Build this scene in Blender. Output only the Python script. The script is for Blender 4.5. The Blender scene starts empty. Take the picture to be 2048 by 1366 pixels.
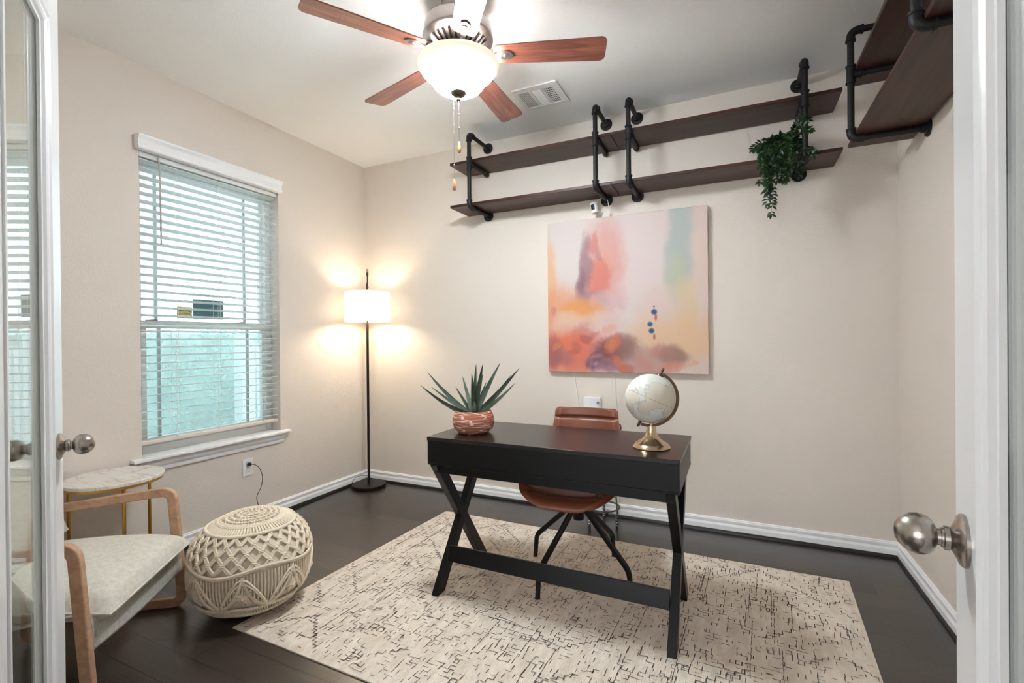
import bpy, math, random
from math import sin, cos, pi, radians as rad, sqrt, atan2
from mathutils import Vector, Matrix

random.seed(7)
SC = bpy.context.scene
COL = SC.collection
V = Vector

# ------------------------------------------------------------------ camera
F_PX, YAW, PITCH, ROLL, CAM_H = 952.56, 0.438838, -0.0033711, -0.0089826, 1.21462
XL, YB, XR, H = -2.9484, 3.2540, 0.8071, 2.74      # left wall, back wall, right wall, ceiling
YF = 0.30                                          # room face of the wall with the french doors
_f = V((-sin(YAW)*cos(PITCH), cos(YAW)*cos(PITCH), sin(PITCH)))
_r = V((cos(YAW), sin(YAW), 0)); _u = _r.cross(_f)
_r, _u = _r*cos(ROLL)+_u*sin(ROLL), -_r*sin(ROLL)+_u*cos(ROLL)
cam_data = bpy.data.cameras.new('camera'); cam = bpy.data.objects.new('camera', cam_data); COL.objects.link(cam)
cam_data.sensor_fit = 'HORIZONTAL'; cam_data.sensor_width = 36; cam_data.lens = F_PX*36/2048
cam_data.clip_start = 0.02
cam.matrix_world = Matrix(((_r.x, _u.x, -_f.x, 0), (_r.y, _u.y, -_f.y, 0), (_r.z, _u.z, -_f.z, CAM_H), (0, 0, 0, 1)))
SC.camera = cam

# ------------------------------------------------------------------ world, exposure
SC.view_settings.view_transform = 'Standard'; SC.view_settings.look = 'None'
SC.view_settings.exposure = 5.62; SC.view_settings.gamma = 1.0; SC.view_settings.use_curve_mapping = False
w = bpy.data.worlds.new('sky'); SC.world = w; w.use_nodes = True
bg = w.node_tree.nodes['Background']; bg.inputs[0].default_value = (0.80, 0.93, 1.0, 1); bg.inputs[1].default_value = 0.058
def area(name, loc, size, power, color, rot=(0, 0, 0), portal=False, sizey=None):
    l = bpy.data.lights.new(name, 'AREA'); l.energy = power; l.color = color; l.size = size
    if sizey: l.shape = 'RECTANGLE'; l.size_y = sizey
    if portal: l.cycles.is_portal = True
    o = bpy.data.objects.new(name, l); COL.objects.link(o); o.location = loc; o.rotation_euler = rot
    return o
HALL_FILL_POWER, HALL_FILL_COL = 1.35, (0.95, 0.97, 1.0)
area('hall_fill_light', (-.75, -2.57, 1.35), 2.3, HALL_FILL_POWER, HALL_FILL_COL, (pi/2, 0, 0), False, 1.7)  # added soft fill light behind the camera, no known source there
area('window_daylight_portal', (XL-0.14, 1.936, 1.45), 1.64, 1, (1, 1, 1), (0, -pi/2, 0), True, 0.84)
FAN_POWER, FAN_COL = 0.38, (0.90, 0.97, 1.0)
BOWL_EMIT, BOWL_COL = 2.7, (0.88, 0.955, 1.0)
LAMP_POWER, LAMP_COL = 0.50, (1.0, 0.84, 0.62)
def point(name, loc, power, color, radius):
    l = bpy.data.lights.new(name, 'POINT'); l.energy = power; l.color = color; l.shadow_soft_size = radius
    o = bpy.data.objects.new(name, l); COL.objects.link(o); o.location = loc
    return o

# ------------------------------------------------------------------ materials
def lin(c):
    return tuple(((v/255)/12.92 if v/255 <= 0.04045 else ((v/255+0.055)/1.055)**2.4) for v in c)+(1,)
def new_mat(name):
    m = bpy.data.materials.new(name); m.use_nodes = True
    nt = m.node_tree; b = nt.nodes['Principled BSDF']
    return m, nt, b
def N(nt, t, **kw):
    n = nt.nodes.new(t)
    for k, v in kw.items():
        if k.startswith('i_'): n.inputs[int(k[2:])].default_value = v
        else: setattr(n, k, v)
    return n
def bumped(nt, b, src, strength, dist):
    bp = N(nt, 'ShaderNodeBump'); bp.inputs['Strength'].default_value = strength; bp.inputs['Distance'].default_value = dist
    nt.links.new(src, bp.inputs['Height']); nt.links.new(bp.outputs[0], b.inputs['Normal']); return bp
def coords(nt, scale=(1, 1, 1), kind='Object', rot=(0, 0, 0)):
    tc = N(nt, 'ShaderNodeTexCoord'); mp = N(nt, 'ShaderNodeMapping')
    mp.inputs['Scale'].default_value = scale; mp.inputs['Rotation'].default_value = rot
    nt.links.new(tc.outputs[kind], mp.inputs[0]); return mp.outputs[0]
def M(name, col, rough=0.5, metal=0.0, noise=0.0, nscale=20, bump=0.0, bscale=200, bdist=0.001, spec=0.5, coat=0, sheen=0, stretch=(1, 1, 1), bdetail=2):
    """principled material; small colour variation by noise, small relief by noise"""
    m, nt, b = new_mat(name)
    b.inputs['Roughness'].default_value = rough; b.inputs['Metallic'].default_value = metal
    b.inputs['Specular IOR Level'].default_value = spec; b.inputs['Coat Weight'].default_value = coat
    b.inputs['Sheen Weight'].default_value = sheen
    c = lin(col); b.inputs['Base Color'].default_value = c
    if noise:
        n = N(nt, 'ShaderNodeTexNoise'); n.inputs['Scale'].default_value = nscale; n.inputs['Detail'].default_value = 4
        nt.links.new(coords(nt, stretch), n.inputs['Vector'])
        r = N(nt, 'ShaderNodeValToRGB'); r.color_ramp.elements[0].position = 0.3; r.color_ramp.elements[1].position = 0.7
        r.color_ramp.elements[0].color = tuple(v*(1-noise) for v in c[:3])+(1,)
        r.color_ramp.elements[1].color = tuple(min(1, v*(1+noise)) for v in c[:3])+(1,)
        nt.links.new(n.outputs['Fac'], r.inputs[0]); nt.links.new(r.outputs[0], b.inputs['Base Color'])
    if bump:
        n2 = N(nt, 'ShaderNodeTexNoise'); n2.inputs['Scale'].default_value = bscale; n2.inputs['Detail'].default_value = bdetail
        nt.links.new(coords(nt, stretch), n2.inputs['Vector'])
        bumped(nt, b, n2.outputs['Fac'], bump, bdist)
    return m
def wood(name, c1, c2, rough=0.35, axis=0, scale=1.0, coat=0.2, bump=0.15, spec=0.5):
    m, nt, b = new_mat(name)
    s = [9*scale]*3; s[axis] = 0.7*scale
    co = coords(nt, tuple(s))
    n = N(nt, 'ShaderNodeTexNoise'); n.inputs['Scale'].default_value = 3; n.inputs['Detail'].default_value = 6; n.inputs['Distortion'].default_value = 1.2
    nt.links.new(co, n.inputs['Vector'])
    s2 = [90*scale]*3; s2[axis] = 2.5*scale
    n2 = N(nt, 'ShaderNodeTexNoise'); n2.inputs['Scale'].default_value = 3; n2.inputs['Detail'].default_value = 3
    nt.links.new(coords(nt, tuple(s2)), n2.inputs['Vector'])
    mx = N(nt, 'ShaderNodeMath', operation='MULTIPLY_ADD'); nt.links.new(n2.outputs[0], mx.inputs[0]); mx.inputs[1].default_value = 0.35; nt.links.new(n.outputs[0], mx.inputs[2])
    r = N(nt, 'ShaderNodeValToRGB'); r.color_ramp.elements[0].position = 0.48; r.color_ramp.elements[1].position = 0.85
    r.color_ramp.elements[0].color = lin(c1); r.color_ramp.elements[1].color = lin(c2)
    nt.links.new(mx.outputs[0], r.inputs[0]); nt.links.new(r.outputs[0], b.inputs['Base Color'])
    b.inputs['Roughness'].default_value = rough; b.inputs['Coat Weight'].default_value = coat; b.inputs['Coat Roughness'].default_value = 0.25
    b.inputs['Specular IOR Level'].default_value = spec
    bumped(nt, b, n2.outputs['Fac'], bump, 0.0008)
    return m

MT = {}
def wall_mat(name, col, bump, sc):
    m, nt, b = new_mat(name)
    b.inputs['Base Color'].default_value = lin(col); b.inputs['Roughness'].default_value = 0.75
    b.inputs['Specular IOR Level'].default_value = 0.3
    n = N(nt, 'ShaderNodeTexNoise'); n.inputs['Scale'].default_value = sc; n.inputs['Detail'].default_value = 3; n.inputs['Roughness'].default_value = 0.55
    nt.links.new(coords(nt), n.inputs['Vector'])
    r = N(nt, 'ShaderNodeValToRGB'); r.color_ramp.elements[0].position = 0.42; r.color_ramp.elements[1].position = 0.62
    nt.links.new(n.outputs['Fac'], r.inputs[0])
    bumped(nt, b, r.outputs[0], bump, 0.0012)
    return m
MT['wall'] = wall_mat('cream_orange_peel_paint', (225, 215, 205), 0.28, 110)
MT['ceiling'] = wall_mat('white_ceiling_texture', (246, 246, 245), 0.30, 115)
MT['trim'] = M('white_gloss_trim_paint', (243, 244, 245), 0.28, noise=0.01, nscale=8)
MT['vinyl'] = M('white_window_vinyl', (228, 230, 228), 0.4, noise=0.01)
MT['greyvinyl'] = M('grey_window_bar', (176, 184, 184), 0.5, noise=0.03)
MT['slat'] = M('white_blind_slat', (232, 236, 235), 0.35, noise=0.015, nscale=6)
MT['rail'] = M('blush_white_blind_rail', (236, 222, 212), 0.4, noise=0.02)
MT['cord_w'] = M('white_cord', (230, 230, 228), 0.6, noise=0.02)
MT['wand'] = M('clear_grey_wand', (196, 190, 184), 0.2, noise=0.03)
MT['plastic_w'] = M('white_plastic', (238, 238, 238), 0.35, noise=0.01)
MT['plastic_k'] = M('black_plastic', (14, 14, 14), 0.35, noise=0.05)
MT['shoe'] = M('dark_stained_shoe_moulding', (30, 25, 23), 0.35, noise=0.2, nscale=12)
MT['doorpaint'] = M('white_door_paint', (232, 233, 234), 0.3, noise=0.01, nscale=5)
MT['nickel'] = M('brushed_nickel', (170, 162, 154), 0.27, 1.0, noise=0.06, nscale=30, bump=0.08, bscale=400, bdist=0.0003)
MT['fan_metal'] = M('fan_brushed_nickel', (176, 170, 166), 0.32, 1.0, noise=0.05, nscale=30)
MT['bronze'] = M('aged_bronze_finial', (96, 84, 70), 0.35, 1.0, noise=0.1)
MT['pipe'] = M('black_iron_pipe', (24, 24, 26), 0.5, 0.0, noise=0.2, nscale=40, bump=0.25, bscale=350, bdist=0.0005, spec=0.35)
MT['shelf'] = wood('walnut_stained_shelf', (50, 30, 24), (82, 50, 40), 0.42, 0, 0.6, 0.1, 0.15, 0.3)
MT['shelf_y'] = wood('walnut_stained_shelf_across', (50, 30, 24), (80, 50, 40), 0.44, 1, 0.6, 0.1, 0.15, 0.3)
MT['blade'] = wood('cherry_fan_blade', (98, 50, 38), (152, 88, 68), 0.34, 0, 1.2, 0.6)
MT['blade_edge'] = M('dark_blade_edge', (60, 34, 26), 0.4, noise=0.1)
MT['black'] = M('black_painted_wood', (4, 4, 4), 0.36, noise=0.2, nscale=15, stretch=(1, 8, 8), bump=0.06, bscale=60, spec=0.3)
MT['desk_top'] = M('black_espresso_desk_top', (22, 16, 15), 0.27, noise=0.15, nscale=12, stretch=(0.6, 10, 10), bump=0.04, bscale=80, spec=0.5)
MT['blackmetal'] = M('black_powder_coat', (8, 8, 8), 0.4, 0.0, noise=0.1, nscale=60, spec=0.3)
MT['lampmetal'] = M('dark_bronze_lamp_metal', (46, 40, 36), 0.4, 0.7, noise=0.06, nscale=60)
MT['leather'] = M('cognac_leather', (128, 72, 48), 0.42, noise=0.14, nscale=9, bump=0.25, bscale=260, bdist=0.0005, coat=0.08)
MT['brass'] = M('antique_brass', (202, 180, 148), 0.2, 1.0, noise=0.07, nscale=25)
MT['gold'] = M('satin_gold_tube', (205, 160, 84), 0.28, 1.0, noise=0.05)
MT['beech'] = wood('whitewashed_beech', (184, 142, 112), (206, 168, 138), 0.45, 0, 1.0, 0.1, 0.08)
MT['cotton'] = M('natural_cotton_rope', (236, 222, 200), 0.85, noise=0.05, nscale=30, bump=0.6, bscale=420, bdist=0.0012)
MT['cotton_core'] = M('cream_cotton_liner', (226, 214, 196), 0.9, noise=0.04, bump=0.3, bscale=300)
MT['pebble'] = M('beige_gravel', (150, 128, 104), 0.8, noise=0.4, nscale=60)
MT['stem'] = M('plant_stem', (58, 62, 38), 0.6, noise=0.1)
MT['wire'] = M('pewter_wire', (112, 112, 108), 0.35, 0.9, noise=0.15, nscale=40)
MT['teal'] = M('teal_window_panel', (70, 110, 116), 0.5, noise=0.25, nscale=6, stretch=(1, 1, 8))
MT['sticker'] = M('yellow_grey_sticker', (196, 178, 110), 0.5, noise=0.25, nscale=18)
MT['ink'] = M('brown_sticker_print', (96, 70, 30), 0.5, noise=0.05)
MT['yarn'] = M('charcoal_rug_yarn', (70, 64, 62), 0.95, noise=0.25, nscale=90)
MT['ventdark'] = M('vent_duct_grey', (58, 60, 62), 0.7, noise=0.1)
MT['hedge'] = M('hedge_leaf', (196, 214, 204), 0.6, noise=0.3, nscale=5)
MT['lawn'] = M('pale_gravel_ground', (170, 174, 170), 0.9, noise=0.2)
MT['hallwood'] = M('hall_wall_white', (214, 208, 200), 0.7, noise=0.01)
MT['teak_bead'] = M('honey_wood_bob', (176, 128, 84), 0.45, noise=0.15, nscale=60, stretch=(1, 1, .2))

def fabric(name, c1, c2, scale=700, rough=0.95):
    m, nt, b = new_mat(name)
    n = N(nt, 'ShaderNodeTexNoise'); n.inputs['Scale'].default_value = scale; n.inputs['Detail'].default_value = 3
    nt.links.new(coords(nt), n.inputs['Vector'])
    n3 = N(nt, 'ShaderNodeTexNoise'); n3.inputs['Scale'].default_value = 60; n3.inputs['Detail'].default_value = 4
    nt.links.new(coords(nt), n3.inputs['Vector'])
    ad = N(nt, 'ShaderNodeMath', operation='MULTIPLY_ADD'); nt.links.new(n3.outputs[0], ad.inputs[0]); ad.inputs[1].default_value = 0.6
    sb = N(nt, 'ShaderNodeMath', operation='SUBTRACT'); nt.links.new(n.outputs[0], sb.inputs[0]); sb.inputs[1].default_value = 0.3
    nt.links.new(sb.outputs[0], ad.inputs[2])
    r = N(nt, 'ShaderNodeValToRGB'); r.color_ramp.elements[0].position = 0.35; r.color_ramp.elements[1].position = 0.65
    r.color_ramp.elements[0].color = lin(c1); r.color_ramp.elements[1].color = lin(c2)
    nt.links.new(ad.outputs[0], r.inputs[0]); nt.links.new(r.outputs[0], b.inputs['Base Color'])
    b.inputs['Roughness'].default_value = rough; b.inputs['Sheen Weight'].default_value = 0.2
    bumped(nt, b, n.outputs['Fac'], 0.5, 0.0012)
    return m
MT['boucle'] = fabric('oatmeal_boucle', (200, 195, 182), (226, 222, 210))
MT['sling'] = fabric('grey_woven_sling', (176, 173, 164), (210, 206, 196), 420)

def rug_mat():
    m, nt, b = new_mat('cream_wool_rug')
    n = N(nt, 'ShaderNodeTexNoise'); n.inputs['Scale'].default_value = 9; n.inputs['Detail'].default_value = 5
    nt.links.new(coords(nt, (3, 1, 1)), n.inputs['Vector'])
    r = N(nt, 'ShaderNodeValToRGB'); r.color_ramp.elements[0].position = 0.35; r.color_ramp.elements[1].position = 0.7
    r.color_ramp.elements[0].color = lin((210, 196, 180)); r.color_ramp.elements[1].color = lin((228, 216, 201))
    nt.links.new(n.outputs['Fac'], r.inputs[0]); nt.links.new(r.outputs[0], b.inputs['Base Color'])
    b.inputs['Roughness'].default_value = 1; b.inputs['Sheen Weight'].default_value = 0.15; b.inputs['Specular IOR Level'].default_value = 0.1
    n2 = N(nt, 'ShaderNodeTexNoise'); n2.inputs['Scale'].default_value = 260; n2.inputs['Detail'].default_value = 3
    nt.links.new(coords(nt, (1, 0.35, 1)), n2.inputs['Vector'])
    bumped(nt, b, n2.outputs['Fac'], 0.7, 0.003)
    return m
MT['rug'] = rug_mat()

def floor_mat():
    m, nt, b = new_mat('espresso_plank_floor')
    co = coords(nt)
    br = N(nt, 'ShaderNodeTexBrick'); nt.links.new(co, br.inputs['Vector'])
    br.offset = 0.37; br.offset_frequency = 2; br.squash = 1.0
    br.inputs['Scale'].default_value = 1.0; br.inputs['Brick Width'].default_value = 0.95; br.inputs['Row Height'].default_value = 0.125
    br.inputs['Mortar Size'].default_value = 0.0022; br.inputs['Mortar Smooth'].default_value = 0.4; br.inputs['Bias'].default_value = -0.1
    br.inputs['Color1'].default_value = lin((36, 30, 27)); br.inputs['Color2'].default_value = lin((62, 53, 48)); br.inputs['Mortar'].default_value = lin((14, 12, 11))
    n = N(nt, 'ShaderNodeTexNoise'); n.inputs['Scale'].default_value = 3; n.inputs['Detail'].default_value = 7; n.inputs['Distortion'].default_value = 0.6
    nt.links.new(coords(nt, (1.5, 22, 1)), n.inputs['Vector'])
    mx = N(nt, 'ShaderNodeMixRGB', blend_type='MULTIPLY'); mx.inputs[0].default_value = 0.7
    r = N(nt, 'ShaderNodeValToRGB'); r.color_ramp.elements[0].position = 0.3; r.color_ramp.elements[1].position = 0.7
    r.color_ramp.elements[0].color = (0.5, 0.48, 0.46, 1); r.color_ramp.elements[1].color = (1.15, 1.12, 1.1, 1)
    nt.links.new(n.outputs['Fac'], r.inputs[0]); nt.links.new(br.outputs['Color'], mx.inputs[1]); nt.links.new(r.outputs[0], mx.inputs[2])
    nt.links.new(mx.outputs[0], b.inputs['Base Color'])
    b.inputs['Roughness'].default_value = 0.30; b.inputs['Specular IOR Level'].default_value = 0.9; b.inputs['Coat Weight'].default_value = 0.4; b.inputs['Coat Roughness'].default_value = 0.24
    iv = N(nt, 'ShaderNodeMath', operation='MULTIPLY_ADD'); nt.links.new(br.outputs['Fac'], iv.inputs[0]); iv.inputs[1].default_value = -1.5; nt.links.new(n.outputs['Fac'], iv.inputs[2])
    bumped(nt, b, iv.outputs[0], 0.35, 0.0012)
    return m
MT['floor'] = floor_mat()

def glass_mat(name, tint=(0.97, 0.99, 0.98), rough=0.0, f0=1.5):
    m, nt, b = new_mat(name); out = nt.nodes['Material Output']; nt.nodes.remove(b)
    t = N(nt, 'ShaderNodeBsdfTransparent'); t.inputs[0].default_value = tint+(1,)
    g = N(nt, 'ShaderNodeBsdfGlossy'); g.inputs['Roughness'].default_value = rough; g.inputs[0].default_value = (1, 1, 1, 1)
    fr = N(nt, 'ShaderNodeFresnel'); ge = N(nt, 'ShaderNodeNewGeometry')      # same reflectance on both faces of a thin pane
    mi = N(nt, 'ShaderNodeMapRange'); nt.links.new(ge.outputs['Backfacing'], mi.inputs[0]); mi.inputs[3].default_value = f0; mi.inputs[4].default_value = 1/f0; nt.links.new(mi.outputs[0], fr.inputs[0])
    mx = N(nt, 'ShaderNodeMixShader')
    nt.links.new(fr.outputs[0], mx.inputs[0]); nt.links.new(t.outputs[0], mx.inputs[1]); nt.links.new(g.outputs[0], mx.inputs[2])
    nt.links.new(mx.outputs[0], out.inputs[0]); return m
MT['glass'] = glass_mat('window_glass', (0.93, 0.98, 0.98))
MT['doorglass'] = glass_mat('door_glass', (0.93, 0.97, 0.95), f0=1.65)
def screen_mat():
    m, nt, b = new_mat('insect_screen_mesh'); out = nt.nodes['Material Output']
    t = N(nt, 'ShaderNodeBsdfTransparent'); mx = N(nt, 'ShaderNodeMixShader'); mx.inputs[0].default_value = 0.28
    b.inputs['Base Color'].default_value = lin((190, 205, 206)); b.inputs['Roughness'].default_value = 0.6
    tr = N(nt, 'ShaderNodeBsdfTranslucent'); tr.inputs[0].default_value = lin((205, 225, 226)); ad = N(nt, 'ShaderNodeMixShader'); ad.inputs[0].default_value = 0.7
    nt.links.new(b.outputs[0], ad.inputs[1]); nt.links.new(tr.outputs[0], ad.inputs[2])
    nt.links.new(t.outputs[0], mx.inputs[1]); nt.links.new(ad.outputs[0], mx.inputs[2]); nt.links.new(mx.outputs[0], out.inputs[0]); return m
MT['screen'] = screen_mat()
def shade_mat(name, col, emis, trans=0.6, rough=0.6):
    m, nt, b = new_mat(name); out = nt.nodes['Material Output']
    b.inputs['Base Color'].default_value = lin(col); b.inputs['Roughness'].default_value = rough
    b.inputs['Emission Color'].default_value = lin((255, 238, 215)); b.inputs['Emission Strength'].default_value = emis
    tr = N(nt, 'ShaderNodeBsdfTranslucent'); tr.inputs[0].default_value = lin(col)
    mx = N(nt, 'ShaderNodeMixShader'); mx.inputs[0].default_value = trans
    nt.links.new(b.outputs[0], mx.inputs[1]); nt.links.new(tr.outputs[0], mx.inputs[2]); nt.links.new(mx.outputs[0], out.inputs[0]); return m
MT['shade'] = shade_mat('white_linen_lamp_shade', (244, 240, 232), 0.020, 0.28)
MT['bowl'] = shade_mat('frosted_glass_rim', (214, 194, 184), 0.004, 0.12, 0.25)
MT['bowl_lit'] = shade_mat('frosted_glass_lit_by_bulbs', (238, 228, 220), 1.0, 0.0, 0.25)
_b = MT['bowl_lit'].node_tree.nodes['Principled BSDF']; _b.inputs['Emission Strength'].default_value = BOWL_EMIT; _b.inputs['Emission Color'].default_value = BOWL_COL+(1,)

def marble_mat():
    m, nt, b = new_mat('white_veined_marble')
    n = N(nt, 'ShaderNodeTexNoise'); n.inputs['Scale'].default_value = 2.2; n.inputs['Detail'].default_value = 7; n.inputs['Distortion'].default_value = 1.6
    nt.links.new(coords(nt, (1.0, 3.2, 1), rot=(0, 0, 0.9)), n.inputs['Vector'])
    r = N(nt, 'ShaderNodeValToRGB'); e = r.color_ramp.elements
    e[0].position = 0.42; e[0].color = lin((226, 222, 216)); e[1].position = 0.60; e[1].color = lin((228, 224, 219))
    k = e.new(0.49); k.color = lin((226, 222, 216)); k = e.new(0.51); k.color = lin((204, 188, 170)); k = e.new(0.535); k.color = lin((222, 216, 208))
    nt.links.new(n.outputs['Fac'], r.inputs[0]); nt.links.new(r.outputs[0], b.inputs['Base Color']); b.inputs['Roughness'].default_value = 0.15
    return m
MT['marble'] = marble_mat()

def pot_mat():
    m, nt, b = new_mat('terracotta_white_carved_lines')
    tc = N(nt, 'ShaderNodeTexCoord'); sp = N(nt, 'ShaderNodeSeparateXYZ'); nt.links.new(tc.outputs['Object'], sp.inputs[0])
    at = N(nt, 'ShaderNodeMath', operation='ARCTAN2'); nt.links.new(sp.outputs[1], at.inputs[0]); nt.links.new(sp.outputs[0], at.inputs[1])
    cb = N(nt, 'ShaderNodeCombineXYZ'); ma = N(nt, 'ShaderNodeMath', operation='MULTIPLY'); ma.inputs[1].default_value = 0.42
    nt.links.new(at.outputs[0], ma.inputs[0]); nt.links.new(ma.outputs[0], cb.inputs[0]); 
    mz = N(nt, 'ShaderNodeMath', operation='MULTIPLY'); mz.inputs[1].default_value = 42; nt.links.new(sp.outputs[2], mz.inputs[0]); nt.links.new(mz.outputs[0], cb.inputs[1])
    vo = N(nt, 'ShaderNodeTexVoronoi', feature='DISTANCE_TO_EDGE'); vo.inputs['Scale'].default_value = 2.2
    nt.links.new(cb.outputs[0], vo.inputs['Vector'])
    r = N(nt, 'ShaderNodeValToRGB'); r.color_ramp.elements[0].position = 0.03; r.color_ramp.elements[1].position = 0.065
    r.color_ramp.elements[0].color = lin((222, 196, 180)); r.color_ramp.elements[1].color = lin((162, 92, 66))
    nt.links.new(vo.outputs['Distance'], r.inputs[0]); nt.links.new(r.outputs[0], b.inputs['Base Color']); b.inputs['Roughness'].default_value = 0.7
    bumped(nt, b, vo.outputs['Distance'], 0.4, 0.003)
    return m
MT['pot'] = pot_mat()

def leafmat(name, c1, c2, rough=0.4):
    m, nt, b = new_mat(name)
    n = N(nt, 'ShaderNodeTexNoise'); n.inputs['Scale'].default_value = 14; n.inputs['Detail'].default_value = 3
    nt.links.new(coords(nt), n.inputs['Vector'])
    r = N(nt, 'ShaderNodeValToRGB'); r.color_ramp.elements[0].position = 0.35; r.color_ramp.elements[1].position = 0.65
    r.color_ramp.elements[0].color = lin(c1); r.color_ramp.elements[1].color = lin(c2)
    nt.links.new(n.outputs['Fac'], r.inputs[0]); nt.links.new(r.outputs[0], b.inputs['Base Color']); b.inputs['Roughness'].default_value = rough
    return m
MT['aloe'] = leafmat('aloe_green', (30, 46, 32), (58, 76, 56), 0.5)
MT['aloe2'] = leafmat('aloe_grey_green', (70, 90, 78), (106, 124, 112), 0.5)
MT['leaf'] = leafmat('dark_green_leaf', (10, 30, 12), (34, 66, 28), 0.35)

def globe_mat():
    m, nt, b = new_mat('cream_globe_map')
    n = N(nt, 'ShaderNodeTexNoise'); n.inputs['Scale'].default_value = 7; n.inputs['Detail'].default_value = 8
    nt.links.new(coords(nt), n.inputs['Vector'])
    r = N(nt, 'ShaderNodeValToRGB'); e = r.color_ramp.elements
    e[0].position = 0.50; e[0].color = lin((212, 212, 206)); e[1].position = 0.56; e[1].color = lin((208, 200, 184))
    k = e.new(0.525); k.color = lin((168, 168, 160)); k = e.new(0.515); k.color = lin((212, 212, 206)); k = e.new(0.535); k.color = lin((210, 204, 190))
    tc = N(nt, 'ShaderNodeTexCoord'); sp = N(nt, 'ShaderNodeSeparateXYZ'); nt.links.new(tc.outputs['Object'], sp.inputs[0])
    ab = N(nt, 'ShaderNodeMath', operation='ABSOLUTE'); nt.links.new(sp.outputs[2], ab.inputs[0])
    lt = N(nt, 'ShaderNodeMath', operation='LESS_THAN'); lt.inputs[1].default_value = 0.0006; nt.links.new(ab.outputs[0], lt.inputs[0])
    mx = N(nt, 'ShaderNodeMixRGB'); nt.links.new(lt.outputs[0], mx.inputs[0]); nt.links.new(n.outputs['Fac'], r.inputs[0]); nt.links.new(r.outputs[0], mx.inputs[1]); mx.inputs[2].default_value = lin((110, 110, 104))
    nt.links.new(mx.outputs[0], b.inputs['Base Color']); b.inputs['Roughness'].default_value = 0.35; return m
MT['globe'] = globe_mat()

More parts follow.
